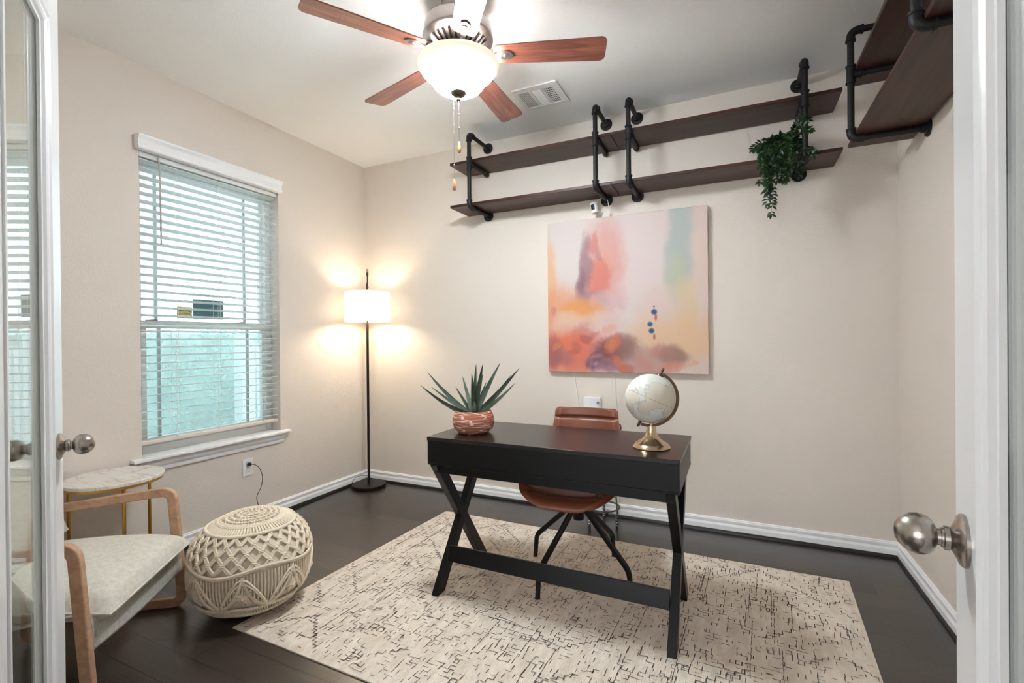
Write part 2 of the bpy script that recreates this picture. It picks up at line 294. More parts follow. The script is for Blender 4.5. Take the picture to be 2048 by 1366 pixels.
def painting_mat(W):
    m, nt, b = new_mat('abstract_acrylic_painting'); L = nt.links
    tc = N(nt, 'ShaderNodeTexCoord'); sp = N(nt, 'ShaderNodeSeparateXYZ'); L.new(tc.outputs['Object'], sp.inputs[0])
    nz = N(nt, 'ShaderNodeTexNoise'); nz.inputs['Scale'].default_value = 4.5; nz.inputs['Detail'].default_value = 6; L.new(tc.outputs['Object'], nz.inputs['Vector'])
    sc = N(nt, 'ShaderNodeSeparateColor'); L.new(nz.outputs['Color'], sc.inputs[0])
    def ax(src, k, off):
        a = N(nt, 'ShaderNodeMath', operation='MULTIPLY_ADD'); L.new(src, a.inputs[0]); a.inputs[1].default_value = 1/W; a.inputs[2].default_value = off
        c = N(nt, 'ShaderNodeMath', operation='MULTIPLY_ADD'); L.new(sc.outputs[k], c.inputs[0]); c.inputs[1].default_value = 0.15; L.new(a.outputs[0], c.inputs[2])
        return c.outputs[0]
    u, v = ax(sp.outputs[0], 0, -0.075), ax(sp.outputs[2], 1, -0.075)
    ua = N(nt, 'ShaderNodeMath', operation='MULTIPLY'); L.new(sp.outputs[0], ua.inputs[0]); ua.inputs[1].default_value = 1/W
    va = N(nt, 'ShaderNodeMath', operation='MULTIPLY'); L.new(sp.outputs[2], va.inputs[0]); va.inputs[1].default_value = 1/W
    fine = N(nt, 'ShaderNodeTexNoise'); fine.inputs['Scale'].default_value = 38; fine.inputs['Detail'].default_value = 5
    L.new(coords(nt, (1, 1, 0.35)), fine.inputs['Vector'])
    cur = None
    def blob(cx, cy, rx, ry, col, op=1.0, hard=False, grain=0.28):
        nonlocal cur
        def t(src, c, r_):
            a = N(nt, 'ShaderNodeMath', operation='SUBTRACT'); L.new(src, a.inputs[0]); a.inputs[1].default_value = c
            d = N(nt, 'ShaderNodeMath', operation='DIVIDE'); L.new(a.outputs[0], d.inputs[0]); d.inputs[1].default_value = r_
            q = N(nt, 'ShaderNodeMath', operation='MULTIPLY'); L.new(d.outputs[0], q.inputs[0]); L.new(d.outputs[0], q.inputs[1]); return q.outputs[0]
        uu, vv = (ua.outputs[0], va.outputs[0]) if hard else (u, v)
        s = N(nt, 'ShaderNodeMath', operation='ADD'); L.new(t(uu, cx, rx), s.inputs[0]); L.new(t(vv, cy, ry), s.inputs[1])
        if not hard:
            g = N(nt, 'ShaderNodeMath', operation='MULTIPLY_ADD'); L.new(fine.outputs[0], g.inputs[0]); g.inputs[1].default_value = grain*2; L.new(s.outputs[0], g.inputs[2]); 
            g2 = N(nt, 'ShaderNodeMath', operation='SUBTRACT'); L.new(g.outputs[0], g2.inputs[0]); g2.inputs[1].default_value = grain; s = g2
        mr = N(nt, 'ShaderNodeMapRange'); mr.interpolation_type = 'SMOOTHERSTEP'; L.new(s.outputs[0], mr.inputs[0])
        mr.inputs[1].default_value = 2.2 if not hard else 1.3; mr.inputs[2].default_value = 0.0 if not hard else 0.15; mr.inputs[3].default_value = 0; mr.inputs[4].default_value = op*(1 if hard else .92)
        mx = N(nt, 'ShaderNodeMixRGB'); L.new(mr.outputs[0], mx.inputs[0]); mx.inputs[2].default_value = lin(col)
        if cur is None: mx.inputs[1].default_value = lin((226, 208, 199))
        else: L.new(cur, mx.inputs[1])
        cur = mx.outputs[0]
    for a in [(.62, .6, .4, .6, (228, 210, 204)), (.93, .5, .12, .7, (228, 202, 186), .8), (.12, .78, .2, .4, (226, 214, 208)),
              (.84, .80, .085, .42, (176, 190, 184), .9), (.83, .55, .06, .2, (194, 196, 168), .7), (.88, .42, .07, .16, (226, 200, 156), .8),
              (.80, .22, .30, .17, (232, 190, 148), .9), (.72, .42, .16, .12, (226, 200, 186), .7),
              (.39, .68, .14, .34, (222, 158, 146), .9), (.36, .60, .085, .15, (224, 122, 102), .85), (.265, .66, .045, .22, (158, 112, 122), .85), (.24, .55, .04, .14, (128, 84, 100), .7),
              (.30, .47, .12, .07, (168, 130, 136), .8), (.40, .45, .12, .08, (214, 184, 182), .7),
              (.0, .60, .07, .28, (232, 178, 130), .9), (.10, .36, .20, .22, (232, 160, 118), .9), (.24, .38, .15, .09, (236, 160, 84), .9), (.14, .30, .12, .08, (234, 204, 184), .8),
              (.34, .30, .16, .08, (226, 196, 188), .8), (.24, .25, .07, .08, (196, 116, 100), .6), (.16, .12, .30, .17, (232, 112, 78), .95), (.04, .14, .07, .12, (164, 92, 96), .8), (.10, .08, .09, .06, (170, 110, 110), .7),
              (.38, .10, .12, .12, (190, 120, 124), .8), (.46, .14, .15, .09, (128, 70, 62), .9), (.34, .07, .07, .07, (104, 92, 126), .85), (.43, .05, .07, .05, (150, 120, 138), .8),
              (.52, .03, .06, .035, (190, 88, 52), .9), (.70, .08, .18, .09, (184, 142, 134), .85), (.81, .10, .08, .07, (136, 104, 84), .75), (.62, .05, .07, .05, (206, 140, 128), .7), (.80, .03, .10, .03, (222, 142, 120), .7)]:
        blob(a[0], a[1], a[2]*.88, a[3]*.88, *a[4:])
    rp = random.Random(5)
    pal = [(206, 96, 66), (150, 84, 92), (120, 92, 120), (226, 150, 92), (238, 196, 170), (198, 128, 122), (140, 92, 74), (232, 134, 96), (236, 206, 190)]
    for k in range(26):
        blob(rp.uniform(.02, .95 if k % 2 else .5), rp.uniform(.02, .18 if k % 2 else .42), rp.uniform(.015, .05), rp.uniform(.012, .05), rp.choice(pal), rp.uniform(.35, .65), grain=.8)
    for k in range(8): blob(rp.uniform(.26, .44), rp.uniform(.42, .85), rp.uniform(.012, .03), rp.uniform(.02, .08), rp.choice([(206, 120, 112), (158, 112, 124), (232, 168, 150)]), .45, grain=.8)
    for a in [(.702, .345, .010, .026, (196, 92, 60), .8), (.692, .225, .009, .022, (176, 92, 64), .8), (.692, .412, .007, .007, (90, 60, 120), .9),
              (.692, .378, .021, .021, (20, 84, 134), 1), (.668, .303, .019, .018, (26, 96, 142), 1), (.676, .262, .020, .019, (24, 90, 136), 1)]:
        blob(*a[:5], a[5], True)
    dk_ = N(nt, 'ShaderNodeMixRGB', blend_type='MULTIPLY'); dk_.inputs[0].default_value = 1; dk_.inputs[2].default_value = (.84, .84, .86, 1); L.new(cur, dk_.inputs[1])
    L.new(dk_.outputs[0], b.inputs['Base Color']); b.inputs['Roughness'].default_value = 0.6; bumped(nt, b, fine.outputs[0], 0.25, 0.001)
    return m

# ------------------------------------------------------------------ mesh builder
class MB:
    def __init__(s): s.v, s.f, s.m = [], [], []
    def add(s, vs, fs, mi=0):
        o = len(s.v); s.v += [tuple(x) for x in vs]; s.f += [tuple(i+o for i in q) for q in fs]; s.m += [mi]*len(fs); return s
    def box(s, a, b, mi=0):
        x0, y0, z0 = a; x1, y1, z1 = b
        return s.add([(x0, y0, z0), (x1, y0, z0), (x1, y1, z0), (x0, y1, z0), (x0, y0, z1), (x1, y0, z1), (x1, y1, z1), (x0, y1, z1)],
                     [(0, 3, 2, 1), (4, 5, 6, 7), (0, 1, 5, 4), (1, 2, 6, 5), (2, 3, 7, 6), (3, 0, 4, 7)], mi)
    def obox(s, c, ax, ay, az, mi=0):       # centre and three half-axis vectors
        c, ax, ay, az = V(c), V(ax), V(ay), V(az)
        P = [c+ax*i+ay*j+az*k for k in (-1, 1) for j in (-1, 1) for i in (-1, 1)]
        return s.add(P, [(0, 2, 3, 1), (4, 5, 7, 6), (0, 1, 5, 4), (1, 3, 7, 5), (3, 2, 6, 7), (2, 0, 4, 6)], mi)
    def beam(s, a, b, w, t, side, mi=0):    # rectangular bar from a to b, w along side, t across
        a, b = V(a), V(b); d = (b-a); L = d.length; d.normalize(); sd = V(side); sd = (sd-d*sd.dot(d)).normalized(); up = d.cross(sd)
        return s.obox((a+b)/2, d*L/2, sd*w/2, up*t/2, mi)
    def tube(s, pts, r, n=8, closed=False, caps=True, mi=0):
        pts = [V(p) for p in pts]; k = len(pts); rs = r if isinstance(r, (list, tuple)) else [r]*k
        T = []
        for i in range(k):
            a = pts[i-1] if (i or closed) else pts[i]; b = pts[(i+1) % k] if (i < k-1 or closed) else pts[i]
            t = b-a; T.append(t.normalized() if t.length > 1e-9 else V((0, 0, 1)))
        ref = V((0, 0, 1)) if abs(T[0].z) < 0.9 else V((1, 0, 0)); x = (ref-T[0]*ref.dot(T[0])).normalized()
        vs = []
        for i in range(k):
            x = x-T[i]*x.dot(T[i]); x = x.normalized() if x.length > 1e-6 else V((1, 0, 0)); y = T[i].cross(x)
            for j in range(n):
                a = 2*pi*j/n; vs.append(pts[i]+(x*cos(a)+y*sin(a))*rs[i])
        fs = []
        for i in range(k if closed else k-1):
            for j in range(n):
                a = i*n+j; b = i*n+(j+1) % n; c = ((i+1) % k)*n+(j+1) % n; d = ((i+1) % k)*n+j; fs.append((a, b, c, d))
        if caps and not closed: fs += [tuple(range(n))[::-1], tuple(range((k-1)*n, k*n))]
        return s.add(vs, fs, mi)
    def lathe(s, prof, c=(0, 0, 0), n=32, axis=(0, 0, 1), mi=0, caps=True):
        ax = V(axis).normalized(); ref = V((0, 0, 1)) if abs(ax.z) < 0.9 else V((1, 0, 0)); x = (ref-ax*ref.dot(ax)).normalized(); y = ax.cross(x); c = V(c)
        vs = [c+ax*z+(x*cos(2*pi*j/n)+y*sin(2*pi*j/n))*max(r, 1e-5) for r, z in prof for j in range(n)]
        fs = [(i*n+j, i*n+(j+1) % n, (i+1)*n+(j+1) % n, (i+1)*n+j) for i in range(len(prof)-1) for j in range(n)]
        if caps: fs += [tuple(range(n))[::-1], tuple(range((len(prof)-1)*n, len(prof)*n))]
        return s.add(vs, fs, mi)
    def grid(s, nu, nv, fn, mi=0, wrap=False):
        vs = [fn(i/(nu-1) if not wrap else i/nu, j/(nv-1)) for j in range(nv) for i in range(nu)]
        fs = []
        for j in range(nv-1):
            for i in range(nu if wrap else nu-1):
                i2 = (i+1) % nu; fs.append((j*nu+i, j*nu+i2, (j+1)*nu+i2, (j+1)*nu+i))
        return s.add(vs, fs, mi)
    def prism(s, poly, a, b, fr=None, mi=0):   # poly (x,y) extruded from a to b along z of frame fr(x,y,z)->Vector
        fr = fr or (lambda x, y, z: (x, y, z)); n = len(poly)
        vs = [fr(x, y, a) for x, y in poly]+[fr(x, y, b) for x, y in poly]
        fs = [tuple(range(n))[::-1], tuple(range(n, 2*n))]+[(i, (i+1) % n, n+(i+1) % n, n+i) for i in range(n)]
        return s.add(vs, fs, mi)
    def ball(s, c, r, n=8, k=6, mi=0):
        r = r if isinstance(r, (tuple, list)) else (r, r, r)
        vs = [(c[0], c[1], c[2]+r[2])]; fs = []
        for i in range(1, k):
            t = pi*i/k
            for j in range(n): vs.append((c[0]+r[0]*sin(t)*cos(2*pi*j/n), c[1]+r[1]*sin(t)*sin(2*pi*j/n), c[2]+r[2]*cos(t)))
        vs.append((c[0], c[1], c[2]-r[2])); e = len(vs)-1
        for j in range(n): fs.append((0, 1+j, 1+(j+1) % n)); fs.append((e, 1+(k-2)*n+(j+1) % n, 1+(k-2)*n+j))
        for i in range(k-2):
            for j in range(n): a = 1+i*n+j; b = 1+i*n+(j+1) % n; fs.append((a, a+n, b+n, b))
        return s.add(vs, fs, mi)
    def build(s, name, mats, parent=None, bevel=0, seg=2, angle=38, smooth=True, origin=None, sub=0):
        me = bpy.data.meshes.new(name)
        P = V(parent.location) if parent is not None else V((0, 0, 0))
        vs = s.v
        o = bpy.data.objects.new(name, me)
        off = V((0, 0, 0))
        if origin is not None: off = V(origin)
        # vertices are given in world space; the object sits at `origin` (world) and below its parent
        base = off
        me.from_pydata([(x-base.x, y-base.y, z-base.z) for x, y, z in vs], [], s.f)
        for m in (mats if isinstance(mats, (list, tuple)) else [mats]): me.materials.append(m)
        me.polygons.foreach_set('material_index', s.m)
        me.validate(); me.update()
        if smooth:
            me.polygons.foreach_set('use_smooth', [True]*len(me.polygons)); me.set_sharp_from_angle(angle=rad(angle))
        COL.objects.link(o)
        if parent is not None:
            o.parent = parent; wp = V((0, 0, 0)); q = parent
            while q is not None: wp += V(q.location); q = q.parent
            o.location = base-wp
        else: o.location = base
        if bevel:
            md = o.modifiers.new('bevel', 'BEVEL'); md.width = bevel; md.segments = seg; md.limit_method = 'ANGLE'; md.angle_limit = rad(35)
        if sub:
            md = o.modifiers.new('sub', 'SUBSURF'); md.levels = sub; md.render_levels = sub
        return o
def tag(o, label=None, cat=None, group=None, kind=None):
    if label: o['label'] = label
    if cat: o['category'] = cat
    if group: o['group'] = group
    if kind: o['kind'] = kind
    return o
def thing(name, label, cat, loc, group=None):
    o = bpy.data.objects.new(name, None); COL.objects.link(o); o.location = loc; o.empty_display_size = 0.05
    return tag(o, label, cat, group)
def arc(c, r, a0, a1, n, ux, uy):
    c, ux, uy = V(c), V(ux), V(uy); return [c+ux*r*cos(a0+(a1-a0)*i/n)+uy*r*sin(a0+(a1-a0)*i/n) for i in range(n+1)]
def round_path(pts, r, n=6):            # polyline with rounded corners
    pts = [V(p) for p in pts]; out = [pts[0]]
    for i in range(1, len(pts)-1):
        a, b, c = pts[i-1], pts[i], pts[i+1]; d1 = (a-b).normalized(); d2 = (c-b).normalized()
        k = min(r, (a-b).length*.49, (c-b).length*.49); p, q = b+d1*k, b+d2*k
        for t in range(n+1):
            t /= n; out.append(p*(1-t)**2+b*2*t*(1-t)+q*t*t)
    out.append(pts[-1]); return out
def spline(pts, n=8):                   # catmull-rom
    pts = [V(p) for p in pts]; P = [pts[0]*2-pts[1]]+pts+[pts[-1]*2-pts[-2]]; out = []
    for i in range(1, len(P)-2):
        for k in range(n):
            t = k/n; a, b, c, d = P[i-1], P[i], P[i+1], P[i+2]
            out.append(0.5*((b*2)+(c-a)*t+(a*2-b*5+c*4-d)*t*t+(b*3-a-c*3+d)*t**3))
    out.append(pts[-1]); return out
ST = lambda o: tag(o, kind='structure')

# ------------------------------------------------------------------ room shell
WT = 0.16
WY0, WY1, WZ0, WZ1 = 1.497, 2.375, 0.565, 2.30     # window opening
ST(MB().box((XL-WT, -2.6, -0.12), (XR+WT, YB+WT, 0)).build('floor', MT['floor'], smooth=False))
ST(MB().box((XL-WT, -2.6, H), (XR+WT, YB+WT, H+0.12)).build('ceiling', MT['ceiling'], smooth=False))
b = MB(); X0, X1 = XL-WT, XL
b.box((X0, YF-0.12, 0), (X1, WY0, H)); b.box((X0, WY1, 0), (X1, YB+WT, H)); b.box((X0, WY0, 0), (X1, WY1, WZ0)); b.box((X0, WY0, WZ1), (X1, WY1, H))
ST(b.build('wall_left', MT['wall'], smooth=False))
ST(MB().box((XL, YB, 0), (XR+WT, YB+WT, H)).build('wall_back', MT['wall'], smooth=False))
ST(MB().box((XR, -2.6, 0), (XR+WT, YB, H)).build('wall_right', MT['wall'], smooth=False))
DX0, DX1, DH = -1.17, 0.215, 2.23                   # doorway
b = MB(); b.box((XL, YF-0.12, 0), (DX0, YF, H)); b.box((DX1, YF-0.12, 0), (XR, YF, H)); b.box((DX0, YF-0.12, DH), (DX1, YF, H))
ST(b.build('wall_front', MT['wall'], smooth=False))
b = MB(); b.box((DX0-0.002, YF-0.14, 0), (DX0+0.016, YF+0.012, DH)); b.box((DX1-0.016, YF-0.14, 0), (DX1+0.002, YF+0.012, DH)); b.box((DX0, YF-0.14, DH-0.016), (DX1, YF+0.012, DH+0.002))
for x0, x1 in ((DX0-0.08, DX0), (DX1, DX1+0.08)): b.box((x0, YF, 0), (x1, YF+0.014, DH+0.08)); b.box((x0, YF-0.136, 0), (x1, YF-0.12, DH+0.08))
b.box((DX0, YF, DH), (DX1, YF+0.014, DH+0.08)); b.box((DX0, YF-0.136, DH), (DX1, YF-0.12, DH+0.08))
ST(b.build('trim_1', MT['trim'], bevel=0.003))
b = MB(); b.box((XL-WT, -2.6, 0), (XL, YF-0.12, H)); ST(b.build('wall_hall_left', MT['wall'], smooth=False))
b = MB(); b.box((XL-WT, -2.76, 0), (XR+WT, -2.6, H)); ST(b.build('wall_hall_back', MT['wall'], smooth=False))
hw = ST(thing('hall_fill_frame', None, None, (-.75, -2.6, .5)))  # frame added round the hall fill light, unseen behind the camera
b = MB(); b.box((-1.98, -2.598, .42), (.48, -2.575, .50)); b.box((-1.98, -2.598, 2.20), (.48, -2.575, 2.28)); b.box((-1.98, -2.598, .50), (-1.90, -2.575, 2.20)); b.box((.40, -2.598, .50), (.48, -2.575, 2.20)); b.build('window_frame', MT['trim'], hw, bevel=.003)  # bars of that added frame, set on the solid hall wall

# baseboards with profile (white) and dark shoe moulding
BB = [(0, .018), (.018, .018), (.018, .046), (.0145, .052), (.0125, .060), (.0145, .066), (.0145, .078), (.009, .0815), (.009, .0855), (.006, .0885), (0, .0885)]
SH = [(0, 0), (.026, 0), (.0255, .008), (.022, .015), (.018, .020), (0, .020)]
def board(name, fr, L0, L1):
    ST(MB().prism(BB, L0, L1, fr).build(name, MT['trim'], angle=25))
def shoe(name, fr, L0, L1):
    ST(MB().prism(SH, L0, L1, fr).build(name, MT['shoe'], angle=25))
sides = (('left', lambda d, z, l: (XL+d, l, z), YF, YB), ('back', lambda d, z, l: (l, YB-d, z), XL, XR), ('right', lambda d, z, l: (XR-d, l, z), YF, YB))
for k, (nm, fr, a, c) in enumerate(sides):
    board('baseboard_'+nm, fr, a, c); shoe('trim_%d' % (k+2), fr, a, c)

# ------------------------------------------------------------------ window
win = ST(thing('window_1', None, None, (XL-0.1, (WY0+WY1)/2, WZ0)))
XF0, XF1 = XL-0.15, XL-0.085
b = MB(); fw = 0.045
b.box((XF0, WY0, WZ0), (XF1, WY0+fw, WZ1)); b.box((XF0, WY1-fw, WZ0), (XF1, WY1, WZ1)); b.box((XF0, WY0+fw, WZ1-fw-.03), (XF1, WY1-fw, WZ1)); b.box((XF0, WY0+fw, WZ0), (XF1, WY1-fw, WZ0+fw+.02))
b.build('window_frame', MT['vinyl'], win, bevel=0.004)
b = MB(); yy0, yy1 = WY0+fw, WY1-fw
b.box((XF0+.03, yy0, 1.300), (XF1-.002, yy1, 1.345)); b.box((XF0+.03, yy0, WZ0+.06), (XF1-.004, yy0+.03, 1.30)); b.box((XF0+.03, yy1-.03, WZ0+.06), (XF1-.004, yy1, 1.30)); b.box((XF0+.03, yy0+.03, WZ0+.065), (XF1-.004, yy1-.03, WZ0+.105))
b.build('lower_sash', MT['vinyl'], win, bevel=0.003)
b = MB(); b.box((XF0+.008, yy0, 1.31), (XF0+.03, yy0+.022, WZ1-.07)); b.box((XF0+.008, yy1-.022, 1.31), (XF0+.03, yy1, WZ1-.07)); b.box((XF0+.008, yy0, WZ1-.1), (XF0+.03, yy1, WZ1-.07))
b.build('upper_sash', MT['vinyl'], win, bevel=0.002)
for z0, z1, x in ((1.345, WZ1-.1, XF0+.018), (WZ0+.10, 1.30, XF0+.044)):
    MB().box((x-.002, yy0+.02, z0), (x+.002, yy1-.02, z1)).build('pane', MT['glass'], win, smooth=False)
    for y in (1.643, 2.20): MB().box((x-.006, y-.008, z0), (x+.006, y+.008, z1)).build('glazing_bar', MT['greyvinyl'], win)
MB().box((XF0-.004, yy0, WZ0+.06), (XF0-.003, yy1, 1.31)).build('insect_screen', MT['screen'], win, smooth=False)
b = MB()
for y in (1.60, 2.14): b.box((XF1-.012, y-.03, 1.345), (XF1+.002, y+.03, 1.349)); b.box((XF1-.008, y-.008, 1.3485), (XF1+.006, y+.028, 1.352))
b.build('sash_lock', MT['nickel'], win, bevel=0.001)
# stool and apron under the window
b = MB(); b.box((XL-.085, WY0, WZ0), (XL, WY1, WZ0+.020)); b.box((XL, 1.437, WZ0), (XL+.048, 2.430, WZ0+.020)); b.build('window_sill', MT['trim'], win, bevel=0.005)
AP = [(0, 0), (.012, 0), (.014, .006), (.014, .022), (.020, .028), (.030, .050), (.032, .066), (0, .066)]
MB().prism(AP, 1.470, 2.395, lambda d, z, l: (XL+d, l, WZ0-.066+z)).build('window_apron', MT['trim'], win, angle=25)
# blind
bl = thing('window_blind', 'white wide slat blind with crown valance hanging in the window', 'blind', (XL-.04, 1.936, 2.28))
VA = [(0, 0), (.042, 0), (.046, .008), (.046, .014), (.040, .020), (.040, .050), (.046, .058), (.052, .068), (.052, .078), (.034, .078), (.034, .010), (0, .010)]
MB().prism([(0.0, 0), (.042, 0), (.046, .006), (.046, .014), (.041, .020), (.041, .050), (.047, .060), (.052, .066), (.052, .078), (0, .078)], 1.474, 2.374, lambda d, z, l: (XL+.001+d, l, 2.272+z)).build('valance', MT['trim'], bl, angle=25)
MB().box((XL-.07, 1.505, 2.245), (XL-.012, 2.367, 2.295)).build('head_rail', MT['slat'], bl, bevel=.003)
tilt = rad(9); ZS = [2.232-.0452*i for i in range(35)]
for z in ZS:
    def slat(u, v_):
        d = (v_-.5)*.050; cv = .0025*(1-(2*v_-1)**2)
        return (XL-.040+d*cos(tilt), 1.507+u*.858, z+d*sin(tilt)+cv)
    b = MB(); b.grid(2, 7, slat); n = len(b.v); b.grid(2, 7, lambda u, v_: (slat(u, v_)[0], slat(u, v_)[1], slat(u, v_)[2]-.0028))
    b.f = b.f; top = 6
    for i in range(6): b.add([b.v[2*i], b.v[2*i+2], b.v[n+2*i+2], b.v[n+2*i]], [(0, 1, 2, 3)]); b.add([b.v[2*i+1], b.v[2*i+3], b.v[n+2*i+3], b.v[n+2*i+1]], [(0, 1, 2, 3)])
    for i in (0, 12): b.add([b.v[i], b.v[i+1], b.v[n+i+1], b.v[n+i]], [(0, 1, 2, 3)])
    b.build('slat', MT['slat'], bl, angle=60)
MB().box((XL-.066, 1.505, .648), (XL-.016, 2.369, .670)).build('bottom_rail', MT['rail'], bl, bevel=.004)
for y in (1.690, 1.94, 2.255):
    b = MB()
    for dx in (-.064, -.015): b.tube([(XL+dx, y, .66), (XL+dx, y, 2.26)], .0009, 5)
    for z in ZS: b.tube([(XL-.064, y, z-.004), (XL-.015, y, z+.003)], .0007, 4)
    b.tube([(XL-.012, y+.012, .655), (XL-.012, y+.012, 2.26)], .0011, 5)
    b.ball((XL-.014, y, .672), .005)
    b.build('ladder_cord', MT['cord_w'], bl)
b = MB(); b.tube([(XL-.004, 1.597, 2.265), (XL+.008, 1.598, 2.2), (XL+.012, 1.600, 1.77)], .0045, 6); b.build('tilt_wand', MT['wand'], bl)
# things stuck on the upper pane
xs = XF0+.024
t = MB().box((xs, 1.757, 1.366), (xs+.002, 1.846, 1.437)).build('window_sticker', MT['sticker'], bevel=.0005)
tag(t, 'small yellow surveillance sticker on the window pane, its letters seen reversed', 'sticker')
def text_mesh(s, size, mat, name, parent, mw, ext=.0003):
    cu = bpy.data.curves.new(name, 'FONT'); cu.body = s; cu.size = size; cu.align_x = 'CENTER'; cu.align_y = 'CENTER'; cu.extrude = ext
    tmp = bpy.data.objects.new('tmp', cu); COL.objects.link(tmp); dg = bpy.context.evaluated_depsgraph_get()
    me = bpy.data.meshes.new_from_object(tmp.evaluated_get(dg)); bpy.data.objects.remove(tmp)
    me.transform(mw); me.materials.clear(); me.materials.append(mat)
    o = bpy.data.objects.new(name, me); COL.objects.link(o); o.parent = parent; return o
text_mesh('CCTV', .031, MT['ink'], 'lettering', t, Matrix.Translation((xs+.0026, 1.797, 1.385)) @ Matrix(((0, 0, 1, 0), (-1, 0, 0, 0), (0, 1, 0, 0), (0, 0, 0, 1))))
for k, (ya, yb, za, zb) in enumerate(((1.775, 1.803, 1.408, 1.412), (1.80, 1.835, 1.418, 1.430))): pass
b = MB(); b.prism([(1.760, 1.432), (1.80, 1.428), (1.842, 1.410), (1.842, 1.402), (1.80, 1.414), (1.760, 1.405)], xs+.002, xs+.0026, lambda x, y, z: (z, x, y)); b.build('camera_picture', M('slate_sticker_print', (96, 112, 116), .5, noise=.2), t)
t = MB().box((xs, 1.852, 1.366), (xs+.003, 2.045, 1.488)).build('window_sign', MT['teal'], bevel=.0005)
tag(t, 'dark teal rectangular sign on the window pane beside the yellow sticker', 'sign')

# outside: hedge, column, picket fence, ground
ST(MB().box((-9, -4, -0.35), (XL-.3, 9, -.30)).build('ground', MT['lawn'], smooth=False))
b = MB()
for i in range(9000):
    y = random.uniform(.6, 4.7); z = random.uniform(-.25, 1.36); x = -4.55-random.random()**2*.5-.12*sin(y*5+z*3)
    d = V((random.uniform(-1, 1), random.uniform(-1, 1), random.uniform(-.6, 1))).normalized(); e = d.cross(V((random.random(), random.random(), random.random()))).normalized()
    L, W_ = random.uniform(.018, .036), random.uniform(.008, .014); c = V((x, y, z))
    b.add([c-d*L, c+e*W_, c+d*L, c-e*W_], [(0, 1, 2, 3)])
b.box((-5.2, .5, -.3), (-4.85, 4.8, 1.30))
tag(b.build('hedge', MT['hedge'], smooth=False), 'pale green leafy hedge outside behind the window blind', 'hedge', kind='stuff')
tag(MB().box((-4.33, 2.98, -.3), (-4.21, 3.11, 1.28)).build('porch_post', MT['trim'], bevel=.01), 'white square post outside the window in front of the hedge', 'post')
pf = thing('picket_fence', 'white picket fence outside at the right of the white post', 'fence', (-4.3, 3.4, -.3))
b = MB()
for i in range(12): b.box((-4.36, 3.16+i*.075, -.3), (-4.34, 3.21+i*.075, 1.2))
b.build('picket', MT['trim'], pf)
MB().box((-4.38, 3.14, .95), (-4.36, 4.1, 1.02)).build('fence_rail', MT['trim'], pf)

# ------------------------------------------------------------------ french doors
def door_leaf(name, P, heading, side, label, t=.035, W_=.62, knob_in=.060, S=.135):
    """P: free edge on the hall face; heading: unit vector hinge->free edge; side: normal of the hall face"""
    d, nrm, up = V((heading[0], heading[1], 0)).normalized(), V((side[0], side[1], 0)).normalized(), V((0, 0, 1))
    root = ST(thing(name, None, None, (P[0]-d.x*W_, P[1]-d.y*W_, 0)))
    def Q(s, n, z): return V((P[0], P[1], 0))-d*s+nrm*n+up*z     # s: distance from the free edge, n: out of hall face
    def bx(b, s0, s1, n0, n1, z0, z1): return b.obox(Q((s0+s1)/2, (n0+n1)/2, (z0+z1)/2), d*abs(s1-s0)/2, nrm*abs(n1-n0)/2, up*(z1-z0)/2)
    RT, RB = .125, .24; DHt = 2.155; z0 = .012
    b = MB(); bx(b, 0, S, -t, 0, z0, DHt); bx(b, W_-S, W_, -t, 0, z0, DHt); bx(b, S, W_-S, -t, 0, DHt-RT, DHt); bx(b, S, W_-S, -t, 0, z0, z0+RB)
    b.build('door_frame', MT['doorpaint'], root, bevel=.003)
    # moulding round the glass: stepped profile swept round the opening, both faces
    prof = [(0, 0.0), (.000, .004), (.006, .005), (.011, .001), (.020, .001), (.026, -.002), (.030, -.008), (.036, -.009), (.036, -.0155), (0, -.0155)]
    i0, i1, k0, k1 = S, W_-S, z0+RB, DHt-RT
    b = MB()
    for sgn in (1, -1):
        vs, m_ = [], len(prof)
        for (cs, cz, ss, sz) in ((i0, k0, 1, 1), (i1, k0, -1, 1), (i1, k1, -1, -1), (i0, k1, 1, -1)):
            for (a, h) in prof: vs.append(Q(cs+ss*a, (h if sgn > 0 else -t-h), cz+sz*a))
        b.add(vs, [(c*m_+j, c*m_+(j+1) % m_, ((c+1) % 4)*m_+(j+1) % m_, ((c+1) % 4)*m_+j) for c in range(4) for j in range(m_)])
    b.build('glass_moulding', MT['doorpaint'], root, angle=22)
    b = MB(); bx(b, S+.03, W_-S-.03, -t/2-.0015, -t/2+.0015, k0+.03, k1-.03); b.build('glass_pane', MT['doorglass'], root, smooth=False)
    # knob set
    zk = .950; KP = [(.0335, 0), (.0335, .004), (.031, .0065), (.024, .009), (.016, .013), (.0135, .015), (.0155, .016), (.0155, .021), (.0125, .022), (.0125, .024), (.0105, .0245), (.0105, .028),
                (.0135, .029), (.019, .0315), (.0235, .036), (.0262, .042), (.0268, .048), (.0255, .055), (.022, .062), (.016, .068), (.009, .0718), (.0001, .073)]
    hw = None
    for sg, nm in ((1, 'door_handle'), (-1, 'door_handle')):
        b = MB(); b.lathe([(r, z) for r, z in KP], Q(knob_in, 0 if sg > 0 else -t, zk), 40, nrm*sg); k = b.build(nm, MT['nickel'], root, angle=30)
        b = MB(); b.box((0, 0, 0), (.0001, .0001, .0001)); 
    b = MB()
    for zz in (.25, 1.1, 1.95): b.tube([Q(W_+.002, -t-.004, zz-.045), Q(W_+.002, -t-.004, zz+.045)], .006, 10)
    b.build('hinge', MT['nickel'], root)
    b = MB(); bx(b, -.0012, .0, -t/2-.012, -t/2+.012, zk-.028, zk+.028); bx(b, -.006, -.001, -t/2-.006, -t/2+.006, zk-.008, zk+.008); b.build('latch_plate', MT['nickel'], root)
    return root
hd = rad(59)
